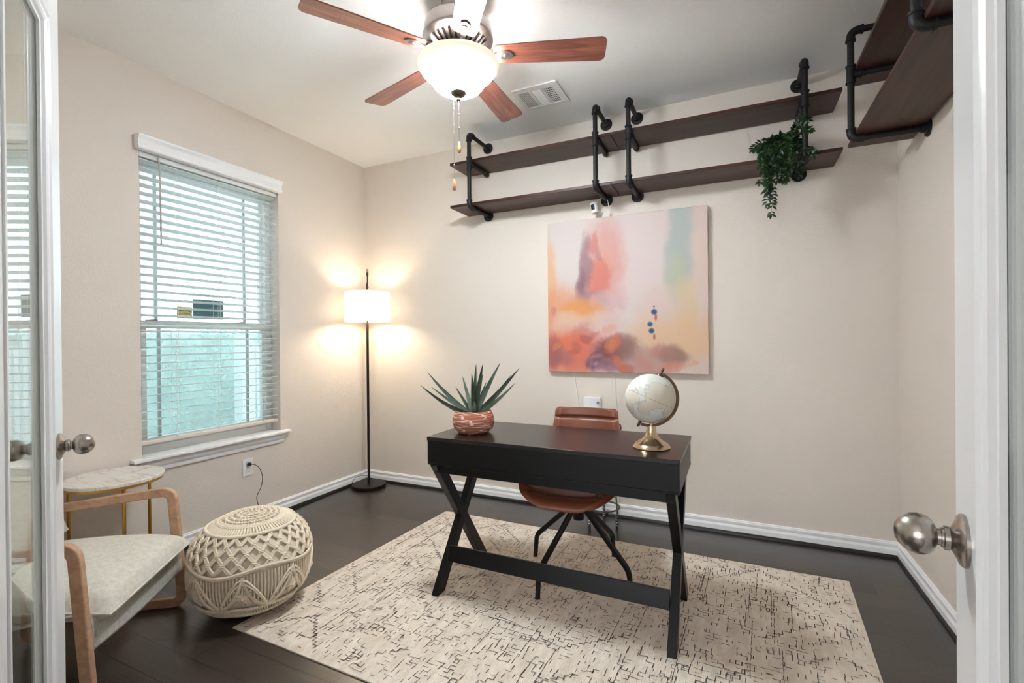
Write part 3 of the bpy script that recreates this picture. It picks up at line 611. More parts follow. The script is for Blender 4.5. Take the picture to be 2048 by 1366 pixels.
door_leaf('door_1', (-1.632, .642), (-sin(hd), cos(hd)), (cos(hd), sin(hd)), 'left leaf', W_=.58, knob_in=.054, S=.108)
hr = rad(8.9)
door_leaf('door_2', (.276, .862), (sin(hr), cos(hr)), (-cos(hr), sin(hr)), 'right leaf')

# ------------------------------------------------------------------ ceiling fan
FX, FY = -1.13, 1.86
fan = thing('ceiling_fan', 'five blade ceiling fan with cherry blades, nickel housing and lit frosted bowl', 'ceiling fan', (FX, FY, H))
MB().lathe([(.001, 2.74), (.075, 2.74), (.075, 2.725), (.066, 2.705), (.040, 2.690), (.016, 2.684), (.013, 2.684), (.013, 2.655), (.001, 2.655)], (FX, FY, 0), 40).build('canopy', MT['fan_metal'], fan)
hs = MB().lathe([(.001, 2.672), (.060, 2.672), (.120, 2.662), (.148, 2.640), (.154, 2.610), (.154, 2.585), (.160, 2.578), (.158, 2.570), (.145, 2.560), (.115, 2.538), (.085, 2.523), (.070, 2.520), (.001, 2.520)], (FX, FY, 0), 56).build('motor_housing', MT['fan_metal'], fan)
b = MB()
for i in range(30):
    if (i % 6) == 0: continue
    a = 2*pi*i/30+rad(21); r0, r1 = .096, .140
    z = lambda r: 2.5235+(r-.085)*.49-.0022
    p0, p1 = V((FX+r0*cos(a), FY+r0*sin(a), z(r0))), V((FX+r1*cos(a), FY+r1*sin(a), z(r1)))
    MB().beam(p0, p1, .0085, .003, (-sin(a), cos(a), 0)).build('vent_slot', MT['plastic_k'], hs)
for k in range(5):
    a = rad(21+72*k); ca, sa = cos(a), sin(a); pt = rad(11)
    def Fr(x, y, z, ca=ca, sa=sa):   # x outwards, y across (pitched), z up
        yy, zz = y*cos(pt)-z*sin(pt), y*sin(pt)+z*cos(pt)
        return (FX+x*ca-yy*sa, FY+x*sa+yy*ca, 2.500+zz)
    pl = []
    def corner(cx, cy, r, a0, a1, n=8): return [(cx+r*cos(rad(a0+(a1-a0)*i/n)), cy+r*sin(rad(a0+(a1-a0)*i/n))) for i in range(n+1)]
    pl = corner(.635, -.040, .028, -90, 0)+corner(.635, .040, .028, 0, 90)+corner(.185, .030, .022, 90, 180)+corner(.185, -.030, .022, 180, 270)
    org = (FX, FY, 2.5)
    b = MB().prism(pl, 0, .006, lambda x, y, z: (x, y, z))
    bo = b.build('fan_blade', MT['blade'], fan, bevel=.0015)
    bo.location = (0, 0, 2.5-H); bo.rotation_euler = (pt, 0, a) if False else (0, 0, a)
    bo.rotation_euler = (-pt, 0, a)
    b = MB()
    b.prism([(.145, -.010), (.175, -.012), (.190, -.020), (.215, -.026), (.240, -.020), (.250, -.006), (.252, 0), (.250, .006), (.240, .020), (.215, .026), (.190, .020), (.175, .012), (.145, .010)], -.007, -.001)
    b.beam((.085, 0, .012), (.150, 0, -.004), .020, .008, (0, 1, 0))
    b.lathe([(.001, -.012), (.012, -.011), (.014, -.007)], (.220, 0, 0), 16)
    io = b.build('blade_bracket', MT['fan_metal'], fan, bevel=.0012)
    io.location = (0, 0, 2.5-H); io.rotation_euler = (-pt, 0, a)
MB().lathe([(.001, 2.520), (.062, 2.520), (.066, 2.500), (.066, 2.486), (.163, 2.472), (.163, 2.466), (.001, 2.466)], (FX, FY, 0), 40).build('switch_housing', MT['fan_metal'], fan)  # wide lower pan added to keep the bulbs' uplight off the ceiling
gp = [(.178, 2.466), (.182, 2.461), (.181, 2.455), (.174, 2.448), (.168, 2.440), (.160, 2.428), (.146, 2.416), (.131, 2.407), (.124, 2.400), (.120, 2.388), (.112, 2.373), (.098, 2.359), (.078, 2.348), (.052, 2.341), (.020, 2.338)]
b = MB().lathe(gp[:5], (FX, FY, 0), 64, caps=False); rim = b.build('bowl_rim', MT['bowl'], fan, angle=60)
sm = rim.modifiers.new('thick', 'SOLIDIFY'); sm.thickness = .004; sm.offset = -1
b = MB().lathe(gp[4:], (FX, FY, 0), 40, caps=False); bowl = b.build('glass_bowl', MT['bowl_lit'], fan, angle=60)
sm = bowl.modifiers.new('thick', 'SOLIDIFY'); sm.thickness = .004; sm.offset = -1
fin = MB().lathe([(.001, 2.341), (.034, 2.341), (.036, 2.336), (.030, 2.326), (.018, 2.320), (.010, 2.317), (.008, 2.312), (.010, 2.307), (.008, 2.300), (.001, 2.294)], (FX, FY, 0), 28).build('finial', MT['bronze'], fan)
MB().lathe([(.001, 2.342), (.004, 2.342), (.004, 2.470), (.001, 2.470)], (FX, FY, 0), 8).build('centre_rod', MT['bronze'], fan)
for dx, dy, zt, zb in ((-.020, -.010, 2.325, 1.895), (.004, -.004, 2.297, 2.062)):
    b = MB(); b.tube([(FX+dx, FY+dy, zt), (FX+dx, FY+dy, zb+.05)], .0008, 5)
    for z in (zt-.06, zb+.115): b.ball((FX+dx, FY+dy, z), .0035)
    c = b.build('pull_chain', MT['fan_metal'], fan)
    MB().lathe([(.001, zb+.052), (.003, zb+.050), (.0055, zb+.038), (.0085, zb+.018), (.0085, zb+.010), (.005, zb+.001), (.001, zb)], (FX+dx, FY+dy, 0), 14).build('chain_bob', MT['teak_bead'], c)
for k in range(2):
    a = rad(60+180*k); point('fan_bulb_light', (FX+.060*cos(a), FY+.060*sin(a), 2.418), FAN_POWER/2, FAN_COL, .045)

# ceiling vent
vt = thing('ceiling_vent', 'white stamped metal air register in the ceiling beside a fan blade', 'air vent', (-1.09, 2.785, H))
VX0, VX1, VY0, VY1 = -1.235, -.945, 2.645, 2.915
b = MB(); ix0, ix1, iy0, iy1 = -1.21, -.985, 2.69, 2.885
b.box((VX0, VY0, H-.011), (VX1, iy0, H-.0005)); b.box((VX0, iy1, H-.011), (VX1, VY1, H-.0005)); b.box((VX0, iy0, H-.011), (ix0, iy1, H-.0005)); b.box((ix1, iy0, H-.011), (VX1, iy1, H-.0005))
b.box((-1.140, iy0, H-.008), (-1.126, iy1, H-.0005)); b.box((-1.062, iy0, H-.008), (-1.048, iy1, H-.0005))
b.build('vent_frame', MT['plastic_w'], vt, bevel=.002)
MB().box((ix0, iy0, H-.0025), (ix1, iy1, H-.001)).build('duct_backing', MT['ventdark'], vt)
b = MB()
for i in range(7): x = -1.206+i*.0105; b.beam((x, iy0, H-.006), (x, iy1, H-.006), .0070, .001, (1, 0, .35))
for i in range(17): y = iy0+.008+i*.0112; b.beam((-1.124, y, H-.006), (-1.064, y, H-.006), .0062, .001, (0, 1, -1.1))
for i in range(6): x = -1.044+i*.0115; b.beam((x, iy0, H-.006), (x, iy1, H-.006), .005, .002, (1, 0, -.5))
for i in range(9): y = iy0+.010+i*.022; b.beam((-1.046, y, H-.007), (-.987, y, H-.007), .009, .001, (0, 1, 0))
b.build('vent_louvre', MT['plastic_w'], vt)
MB().beam((-1.222, 2.75, H-.008), (-1.222, 2.80, H-.012), .004, .008, (1, 0, 0)).build('damper_lever', MT['plastic_w'], vt)

# ------------------------------------------------------------------ pipe shelves
PR = .0145
def pipe_frame(label, group, wallp, out, along, z0, z1, zm, reach, wdir):
    """wallp: xy point on the wall; out: unit vector into the room"""
    o = V((out[0], out[1], 0)); w = V((wallp[0], wallp[1], 0)); up = V((0, 0, 1)); p = w+o*reach
    root = thing('pipe_bracket', label, 'shelf bracket', (p.x, p.y, z0), group)
    b = MB(); b.tube([p+up*(z0+.03), p+up*(z1-.03)], PR, 16); b.build('pipe_upright', MT['pipe'], root)
    for z in (z0, z1):
        b = MB(); b.tube([w+o*.012+up*z, p-o*.03+up*z], PR, 16); b.build('pipe_arm', MT['pipe'], root)
        s = 1 if z == z0 else -1
        b = MB(); pts = [p-o*.045+up*z, p-o*.030+up*z]+[p-o*.030+up*(z+s*.030)+(o*sin(t)*.030-up*s*cos(t)*.030) for t in [pi/2*i/8 for i in range(9)]]+[p+up*(z+s*.045)]
        b.tube(pts, PR+.0042, 18)
        b.tube([p-o*.050+up*z, p-o*.042+up*z], PR+.0075, 18); b.tube([p+up*(z+s*.042), p+up*(z+s*.050)], PR+.0075, 18)
        b.build('pipe_elbow', MT['pipe'], root)
        b = MB(); b.lathe([(.001, .0005), (.040, .0005), (.041, .004), (.038, .008), (.024, .010), (.021, .014), (.020, .030), (.0175, .031), (.001, .031)], w+up*z, 32, o)
        for k in range(4):
            a = pi/4+k*pi/2; q = w+o*.008+up*z+(V((-o.y, o.x, 0))*cos(a)+up*sin(a))*.031; b.lathe([(.001, 0), (.005, 0), (.004, .003), (.001, .0035)], q, 12, o)
        b.build('wall_flange', MT['pipe'], root, angle=30)
    b = MB(); b.tube([p+up*(zm-.042), p+up*(zm+.042)], PR+.0042, 18); b.tube([p-o*.01+up*zm, p-o*.040+up*zm], PR+.0042, 18)
    for z in (zm-.042, zm+.038): b.tube([p+up*z, p+up*(z+.006)], PR+.0075, 18)
    b.tube([p-o*.036+up*zm, p-o*.043+up*zm], PR+.0075, 18); b.build('pipe_tee', MT['pipe'], root)
    b = MB(); b.tube([p-o*.03+up*zm, w+o*.030+up*zm], PR, 16); b.tube([w+o*.045+up*zm, w+o*.022+up*zm], PR+.004, 18); b.build('shelf_support_pipe', MT['pipe'], root)
    return root
ZT, ZM, ZL, RCH = 2.688, 2.478, 2.168, .295
g1 = 'black pipe brackets on the back wall'; g2 = 'black pipe brackets on the right wall'
labs = ['black iron pipe bracket at the left end of the long back wall shelves', 'black iron pipe bracket directly above the small white camera', 'black iron pipe bracket just right of the shelf board joint',
        'black iron pipe bracket beside the trailing green plant']
for x, lb in zip((-1.715, -.795, -.587, .342), labs): pipe_frame(lb, g1, (x, YB), (0, -1), None, ZL, ZT, ZM, RCH, None)
for y, lb in zip((2.785, 1.872), ('black iron pipe bracket on the right wall nearest the room corner', 'black iron pipe bracket on the right wall nearest the glass door')):
    pipe_frame(lb, g2, (XR, y), (-1, 0), None, ZL, ZT, ZM, RCH, None)
TH = .020
def shelf(label, group, a, c, m):
    o = MB().box(a, c).build('shelf_board', m, bevel=.0025, origin=((a[0]+c[0])/2, (a[1]+c[1])/2, a[2])); tag(o, label, 'shelf', group)
YS0, YS1 = YB-.278, YB-.012
gs = 'walnut shelf boards on the back wall'
for z, nm in ((ZM+PR+.0005, 'upper'), (ZL+PR+.0005, 'lower')):
    shelf('long brown wooden board, %s left one of the back wall shelves' % nm, gs, (-1.888, YS0, z), (-.701, YS1, z+TH), MT['shelf'])
    shelf('long brown wooden board, %s right one of the back wall shelves' % nm, gs, (-.698, YS0, z), (.512, YS1, z+TH), MT['shelf'])
    shelf('brown wooden board on the right wall pipes, %s of the two' % nm, 'walnut shelf boards on the right wall', (XR-.278, 1.700, z), (XR-.012, 2.955, z+TH), MT['shelf_y'])

# ------------------------------------------------------------------ painting, camera, cables
PX0, PX1, PZ0, PZ1 = -1.220, -.152, .986, 2.047
PW = PX1-PX0
pt_ = MB().box((PX0, YB-.040, PZ0), (PX1, YB-.006, PZ1)).build('canvas_painting', painting_mat(PW), bevel=.003, origin=(PX0, YB-.040, PZ0))
tag(pt_, 'large square abstract canvas in pink, orange and teal on the back wall', 'painting')
sc_ = thing('security_camera', 'small white cylindrical camera with black lens window under the shelf', 'camera', (-.862, YB, 2.11))
ax = V((.18, -.10, -1)).normalized(); c0 = V((-.876, YB-.052, 2.150))
b = MB(); b.lathe([(.001, 0), (.020, 0), (.0235, .004), (.0235, .070), (.020, .0765), (.001, .078)], c0, 28, ax); b.build('camera_body', MT['plastic_w'], sc_)
f_ = V((-.25, -1, -.1)); f_ = (f_-ax*f_.dot(ax)).normalized(); s_ = ax.cross(f_)
b = MB(); b.grid(8, 2, lambda u, v_: tuple(c0+ax*(.018+v_*.040)+(f_*cos((u-.5)*1.15)+s_*sin((u-.5)*1.15))*.0241)); b.build('lens_window', MT['plastic_k'], sc_)
b = MB(); b.lathe([(.001, 0), (.024, 0), (.024, .006), (.019, .012), (.010, .016), (.008, .026), (.001, .027)], (-.845, YB-.0005, 2.094), 24, (0, -1, 0)); b.ball((-.852, YB-.030, 2.100), .012, 14, 10); b.tube([(-.852, YB-.03, 2.10), c0+ax*.05], .006, 10); b.build('ball_mount', MT['plastic_w'], sc_)
def cable(name, label, pts, r, mat, n=8, grp=None):
    o = MB().tube(spline(pts, n), r, 8).build(name, mat); return tag(o, label, 'cable', grp)
cable('cable', 'thin white cable running from the small camera down behind the painting', [(-.868, YB-.03, 2.13), (-.835, YB-.045, 2.172), (-.785, YB-.045, 2.165), (-.772, YB-.046, 2.10), (-.770, YB-.030, 2.055), (-.770, YB-.004, 2.02), (-.770, YB-.0035, 1.4), (-.772, YB-.0035, .9)], .0022, MT['cord_w'])
cable('cable', 'slanting white cable from the painting down behind the leather chair, the left one', [(-1.045, YB-.003, 1.05), (-1.042, YB-.0045, .98), (-1.020, YB-.0045, .84), (-.985, YB-.0045, .60), (-.965, YB-.02, .33), (-.95, YB-.03, .012)], .0035, MT['cord_w'])
cable('cable', 'straight white cable between painting and desk, just left of the globe', [(-.750, YB-.004, 1.05), (-.747, YB-.0045, .95), (-.742, YB-.0045, .80), (-.728, YB-.0045, .62), (-.720, YB-.02, .35), (-.73, YB-.03, .012)], .0036, MT['cord_w'])
ro = thing('plug_adapter', 'white rounded plug-in device on the back wall above the leather chair', 'adapter', (-.905, YB, .75))
b = MB(); b.prism([(-.965, 0), (-.845, 0), (-.845, .030), (-.86, .040), (-.905, .046), (-.95, .040), (-.965, .030)], .66, .812, lambda x, y, z: (x, YB-.0005-y, z)); b.build('adapter_body', MT['plastic_w'], ro, bevel=.006, seg=3)
MB().box((-.868, YB-.0445, .768), (-.852, YB-.036, .784)).build('brand_mark', M('pale_blue_mark', (150, 160, 186), .4, noise=.05), ro)

# outlet with plug and cord on the left wall
ou = thing('wall_outlet', 'white duplex outlet plate under the window on the left wall', 'outlet', (XL, 2.118, .383))
b = MB().box((XL+.0003, 2.080, .325), (XL+.006, 2.156, .441)).build('cover_plate', MT['plastic_w'], ou, bevel=.0025)
for zc in (.405, .361):
    k = MB().lathe([(.001, .0055), (.0165, .0055), (.0165, .0085), (.001, .0085)], (XL, 2.118, zc), 24, (1, 0, 0)).build('socket', MT['plastic_w'], ou)
    b = MB(); b.box((XL+.0084, 2.111, zc+.001), (XL+.0088, 2.1125, zc+.008)); b.box((XL+.0084, 2.1235, zc+.001), (XL+.0088, 2.125, zc+.007)); b.lathe([(.001, .0084), (.0022, .0084), (.0022, .0088), (.001, .0088)], (XL, 2.118, zc-.006), 10, (1, 0, 0)); b.build('slots', MT['plastic_k'], k)
pc = thing('power_cord', 'black lamp cord plugged into the outlet and running along the left baseboard', 'cord', (XL+.02, 2.118, .405))
b = MB(); b.lathe([(.001, .010), (.010, .010), (.012, .014), (.012, .026), (.007, .034), (.003, .040)], (XL, 2.118, .405), 14, (1, 0, 0)); b.build('plug', MT['plastic_k'], pc)
b = MB(); b.tube(spline([(XL+.036, 2.118, .405), (XL+.055, 2.130, .402), (XL+.060, 2.158, .375), (XL+.056, 2.185, .31), (XL+.05, 2.178, .24), (XL+.045, 2.150, .18), (XL+.045, 2.165, .11), (XL+.055, 2.19, .04), (XL+.075, 2.23, .004), (XL+.07, 2.33, .0035), (XL+.055, 2.45, .0035), (XL+.045, 2.56, .0035), (XL+.036, 2.70, .0035), (XL+.036, 2.88, .0035), (XL+.05, 2.95, .0035), (XL+.065, 2.99, .03), (XL+.075, 3.02, .075), (XL+.095, 3.08, .085), (XL+.12, 3.14, .07), (XL+.14, 3.155, .030)], 8), .0022, 7); b.build('cord', MT['plastic_k'], pc)

# ------------------------------------------------------------------ floor lamp
LX, LY = -2.782, 3.088
lp = thing('floor_lamp', 'lit floor lamp with white drum shade standing in the room corner', 'floor lamp', (LX, LY, 0))
MB().lathe([(.001, 0), (.136, 0), (.138, .003), (.138, .024), (.135, .0265), (.001, .0275)], (LX, LY, 0), 56).build('lamp_base', MT['lampmetal'], lp)
b = MB(); b.tube([(LX, LY, .02), (LX, LY, 1.35)], .0105, 16); b.tube([(LX, LY, 1.34), (LX, LY, 1.70)], .0075, 14); b.build('pole', MT['lampmetal'], lp)
sx, sy = LX+.082, LY-.090
b = MB(); b.tube([(LX+.012, LY-.008, 1.58), (LX+.012, LY-.008, 1.775)], .0055, 12); b.tube([(LX, LY, 1.665), (LX+.015, LY-.01, 1.665)], .009, 12)
b.tube([(LX+.012, LY-.008, 1.755), (LX+.012, LY-.008, 1.79)], .009, 12); b.build('shade_arm', MT['lampmetal'], lp)
MB().lathe([(.001, 0), (.009, 0), (.011, .006), (.008, .014), (.010, .022), (.006, .030), (.001, .032)], (LX+.012, LY-.008, 1.785), 16).build('knob', MT['nickel'], lp)
SZ0, SZ1, SR = 1.375, 1.612, .178
b = MB(); b.lathe([(SR, SZ0), (SR, SZ1)], (sx, sy, 0), 64, caps=False); sh = b.build('lamp_shade', MT['shade'], lp, angle=60)
md = sh.modifiers.new('thick', 'SOLIDIFY'); md.thickness = .0018
for z in (SZ0, SZ1):
    b = MB(); b.tube([(sx+(SR-.001)*cos(2*pi*i/48), sy+(SR-.001)*sin(2*pi*i/48), z) for i in range(48)], .0022, 6, closed=True)
    if z == SZ0: b.build('shade_ring', MT['plastic_w'], sh)
for k in range(3): a = 2*pi*k/3; b.tube([(sx, sy, 1.56), (sx+SR*cos(a), sy+SR*sin(a), SZ1-.004)], .0015, 6)
b.build('shade_ring', MT['plastic_w'], sh)
b = MB(); b.tube([(LX+.012, LY-.008, 1.59), (sx, sy, 1.59)], .005, 8); b.tube([(sx, sy, 1.60), (sx, sy, 1.495)], .016, 12); b.build('bulb_socket', MT['lampmetal'], lp)
bulb = MB().ball((sx, sy, 1.458), (.029, .029, .036), 16, 10).build('light_bulb', MT['plastic_w'], lp)
point('lamp_bulb_light', (sx, sy, 1.456), LAMP_POWER, LAMP_COL, .042)

# ------------------------------------------------------------------ rug
RC = [(-1.940, 1.318), (.420, 1.285), (.500, 2.832), (-1.866, 2.853)]   # corners: near left, near right, far right, far left
RW, RL = 2.37, 1.54
def rug_xy(u, v_):
    a, b_, c, d = [V(q) for q in RC]; return a*(1-u)*(1-v_)+b_*u*(1-v_)+c*u*v_+d*(1-u)*v_
RZ = .011
b = MB()
def rz(u, v_): return RZ+.0012*sin(u*37)*sin(v_*23)
b.grid(80, 52, lambda u, v_: (*rug_xy(u, v_), rz(u, v_)*(1 if 0 < u < 1 and 0 < v_ < 1 else .5)))
nb = len(b.v)
edge = [(i/79, 0) for i in range(80)]+[(1, j/51) for j in range(1, 52)]+[(1-i/79, 1) for i in range(1, 80)]+[(0, 1-j/51) for j in range(1, 51)]
ne = len(edge); vs = [(*rug_xy(u, v_), rz(u, v_)*.5) for u, v_ in edge]
ext = [V((*(rug_xy(u, v_)), 0)) for u, v_ in edge]
b.add(vs+[(p.x, p.y, .0006) for p in ext], [(i, (i+1) % ne, ne+(i+1) % ne, ne+i) for i in range(ne)])
# woven dashes: stepped lines, little boxes, long straight lines
dash = []
def seg(x0, y0, x1, y1, w=.0028):
    if not (0.012 < min(x0, x1) and max(x0, x1) < RW-.012 and .012 < min(y0, y1) and max(y0, y1) < RL-.012): return
    n = max(1, int(max(abs(x1-x0), abs(y1-y0))/.012)); 
    for i in range(n):
        if random.random() < .10: continue
        t0, t1 = i/n, (i+1)/n+.12/n; jw = w*random.uniform(.65, 1.25); jx = random.uniform(-.0012, .0012)
        ax_, ay_, bx_, by_ = x0+(x1-x0)*t0+jx, y0+(y1-y0)*t0+jx, x0+(x1-x0)*t1+jx, y0+(y1-y0)*t1+jx
        if abs(bx_-ax_) > abs(by_-ay_): q = [(ax_, ay_-jw/2), (bx_, by_-jw/2), (bx_, by_+jw/2), (ax_, ay_+jw/2)]
        else: q = [(ax_-jw/2, ay_), (ax_+jw/2, ay_), (bx_+jw/2, by_), (bx_-jw/2, by_)]
        dash.append(q)
def stair(x, y, sx_, sy_, n, st, keep=.86):
    for i in range(n):
        if random.random() < keep: seg(x, y, x+sx_*st, y)
        if random.random() < keep: seg(x+sx_*st, y, x+sx_*st, y+sy_*st*.9)
        x += sx_*st; y += sy_*st*.9
PER = .50
for i in range(-3, 8):
    for j in range(-1, 5):
        cx, cy = i*PER+(.25 if j % 2 else 0)+random.uniform(-.03, .03), j*.42+random.uniform(-.03, .03)
        for k in range(1):
            st = random.choice((.0205, .0205, .03)); o = k*.045
            stair(cx, cy-o, 1, 1, int(.25/st), st); stair(cx, cy-o, -1, 1, int(.25/st), st); stair(cx, cy+.42*2-.42+o, 1, -1, int(.2/st), st, .7); stair(cx, cy+.42+o, -1, -1, int(.2/st), st, .7)
        for k in range(3):
            bx_, by_, s1 = cx+random.uniform(-.06, .06), cy+.42/2+random.uniform(-.12, .12), random.uniform(.016, .030)
            seg(bx_, by_, bx_+s1, by_); seg(bx_+s1, by_, bx_+s1, by_+s1); seg(bx_+s1, by_+s1, bx_, by_+s1); seg(bx_, by_+s1, bx_, by_)
for k in range(60):                     # long lines running across the width
    x, y = random.uniform(.05, RW-.05), random.uniform(.05, RL-.3); seg(x, y, x, y+random.uniform(.12, .40), .0021)
for k in range(34):
    x, y = random.uniform(.05, RW-.3), random.uniform(.05, RL-.05); seg(x, y, x+random.uniform(.08, .22), y, .0020)
G = .0205                                # broken maze of short grid stitches, denser along diamond bands
for i in range(int(RW/G)):
    for j in range(int(RL/G)):
        x, y = i*G+.004*sin(j*.9), j*G+.004*sin(i*.7)
        d = abs(((x/.46) % 1)-.5)+abs(((y/.40) % 1)-.5); band = 1 if abs(d-.5) < .11 or d < .12 else 0
        pv, ph = (.40, .34) if band else (.17, .11)
        if random.random() < ph: seg(x, y, x+G*random.choice((.7, 1, 1)), y, .0023)
        if random.random() < pv: seg(x, y, x, y+G*random.choice((.7, 1, 1)), .0027)
for q in dash:
    P = []
    for (x, y) in q:
        u, v_ = x/RW, y/RL; g = rug_xy(u, v_); P.append((g.x, g.y, RZ+.0017))
    b.add(P, [(0, 1, 2, 3)], 1)
rug = b.build('area_rug', [MT['rug'], MT['yarn']], smooth=False)
tag(rug, 'cream wool rug with broken charcoal stepped lines lying under the black desk', 'rug')
# pile fringe: tufts along the edge

# ------------------------------------------------------------------ desk
dk = thing('writing_desk', 'black wooden desk with crossed legs standing on the rug', 'desk', (-.757, 2.115, 0))
dx0, dx1, dy0, dy1 = -1.327, -.190, 1.867, 2.366
FZ = RZ+.0020
MB().box((dx0, dy0, .742), (dx1, dy1, .760)).build('desk_top', MT['desk_top'], dk, bevel=.0015)
b = MB(); b.box((dx0+.002, dy0+.003, .636), (dx1-.002, dy0+.018, .742)); b.box((dx0+.002, dy0+.018, .636), (dx0+.018, dy1-.018, .742)); b.box((dx1-.018, dy0+.018, .636), (dx1-.002, dy1-.018, .742)); b.box((dx0+.002, dy0+.003, .628), (dx1-.002, dy1-.003, .6355))
b.build('desk_apron', MT['black'], dk, bevel=.001)
b = MB(); b.box((dx0+.03, dy0+.022, .588), (dx1-.03, dy0+.040, .6275)); b.box((dx0+.03, dy1-.040, .588), (dx1-.03, dy1-.022, .6275)); b.build('under_rail', MT['black'], dk, bevel=.001)
for i in range(2):
    x0 = dx0+.024+i*.546
    d_ = MB().box((x0, dy1-.017, .640), (x0+.543, dy1-.001, .738)).build('drawer', MT['black'], dk, bevel=.001)
    MB().lathe([(.001, 0), (.006, 0), (.006, .012), (.013, .018), (.012, .024), (.001, .026)], (x0+.27, dy1-.001, .689), 16, (0, 1, 0)).build('drawer_knob', MT['nickel'], d_)
LW, LTt = .052, .036
for xs_, xo in ((dx0+.036, 0), (dx1-.036, 0)):
    ya, yb2 = dy0+.030, dy1-.030
    for k, (y0, y1) in enumerate(((ya, yb2), (yb2, ya))):       # from top y0 to foot y1
        # leg cut level at floor and rail: a prism in the y-z plane
        dxk = 0.0
        dy = y1-y0; hz = .6275-FZ; hw = LW/2*sqrt(1+(dy/hz)**2)
        poly = [(y0-hw, .6275), (y0+hw, .6275), (y1+hw, FZ), (y1-hw, FZ)]
        b = MB()
        if k == 0: b.prism(poly, xs_-LTt/2, xs_+LTt/2, lambda x, y, z: (z, x, y))
        else:      # the second bar is halved at the crossing, in two pieces touching the first
            t0, t1 = .5-.105, .5+.105
            pa = [(y0-hw, .6275), (y0+hw, .6275), (y0+hw+dy*t0, .6275-hz*t0), (y0-hw+dy*t0, .6275-hz*t0)]
            pb = [(y0-hw+dy*t1, .6275-hz*t1), (y0+hw+dy*t1, .6275-hz*t1), (y1+hw, FZ), (y1-hw, FZ)]
            b.prism(poly, xs_-LTt/2+.0005, xs_+LTt/2-.0005, lambda x, y, z: (z, x, y))
        b.build('desk_leg', MT['black'], dk, bevel=.0015)
b = MB().beam((dx0+.053, 1.968, .178), (dx1-.053, 1.968, .178), .074, .018, (0, .22, 1)).build('stretcher', MT['black'], dk, bevel=.0015)

# ------------------------------------------------------------------ office chair
HX, HY = -.730, 2.333
oc = thing('office_chair', 'cognac leather swivel chair with black spider legs behind the desk', 'office chair', (HX, HY, 0))
feet = [(-1.015, 2.444), (-.841, 2.045), (-.618, 2.621), (-.444, 2.222)]
hub = MB().lathe([(.001, .30), (.026, .30), (.028, .303), (.028, .385), (.024, .395), (.024, .425), (.001, .425)], (HX, HY, 0), 24).build('column', MT['blackmetal'], oc)
MB().box((HX-.09, HY-.08, .418), (HX+.09, HY+.08, .432)).build('seat_plate', MT['blackmetal'], oc, bevel=.003)
for fx_, fy_ in feet:
    d = V((fx_-HX, fy_-HY, 0)); L = d.length; d.normalize(); s = V((-d.y, d.x, 0)); c = V((HX, HY, 0))
    path = round_path([c+d*.015+V((0, 0, .385)), c+d*(L-.012)+V((0, 0, .135)), c+d*L+V((0, 0, FZ))], .03, 6)
    b = MB(); n = len(path); vs = []
    for i, q in enumerate(path):
        tq = (path[min(i+1, n-1)]-path[max(i-1, 0)]).normalized(); nn = tq.cross(s).normalized(); hh = .0125-.004*i/n; ww = .009
        vs += [q+s*ww+nn*hh, q-s*ww+nn*hh, q-s*ww-nn*hh, q+s*ww-nn*hh]
    b.add(vs, [(4*i+j, 4*i+(j+1) % 4, 4*i+4+(j+1) % 4, 4*i+4+j) for i in range(n-1) for j in range(4)]+[(0, 1, 2, 3), (4*n-1, 4*n-2, 4*n-3, 4*n-4)])
    b.build('leg', MT['blackmetal'], oc, bevel=.002)
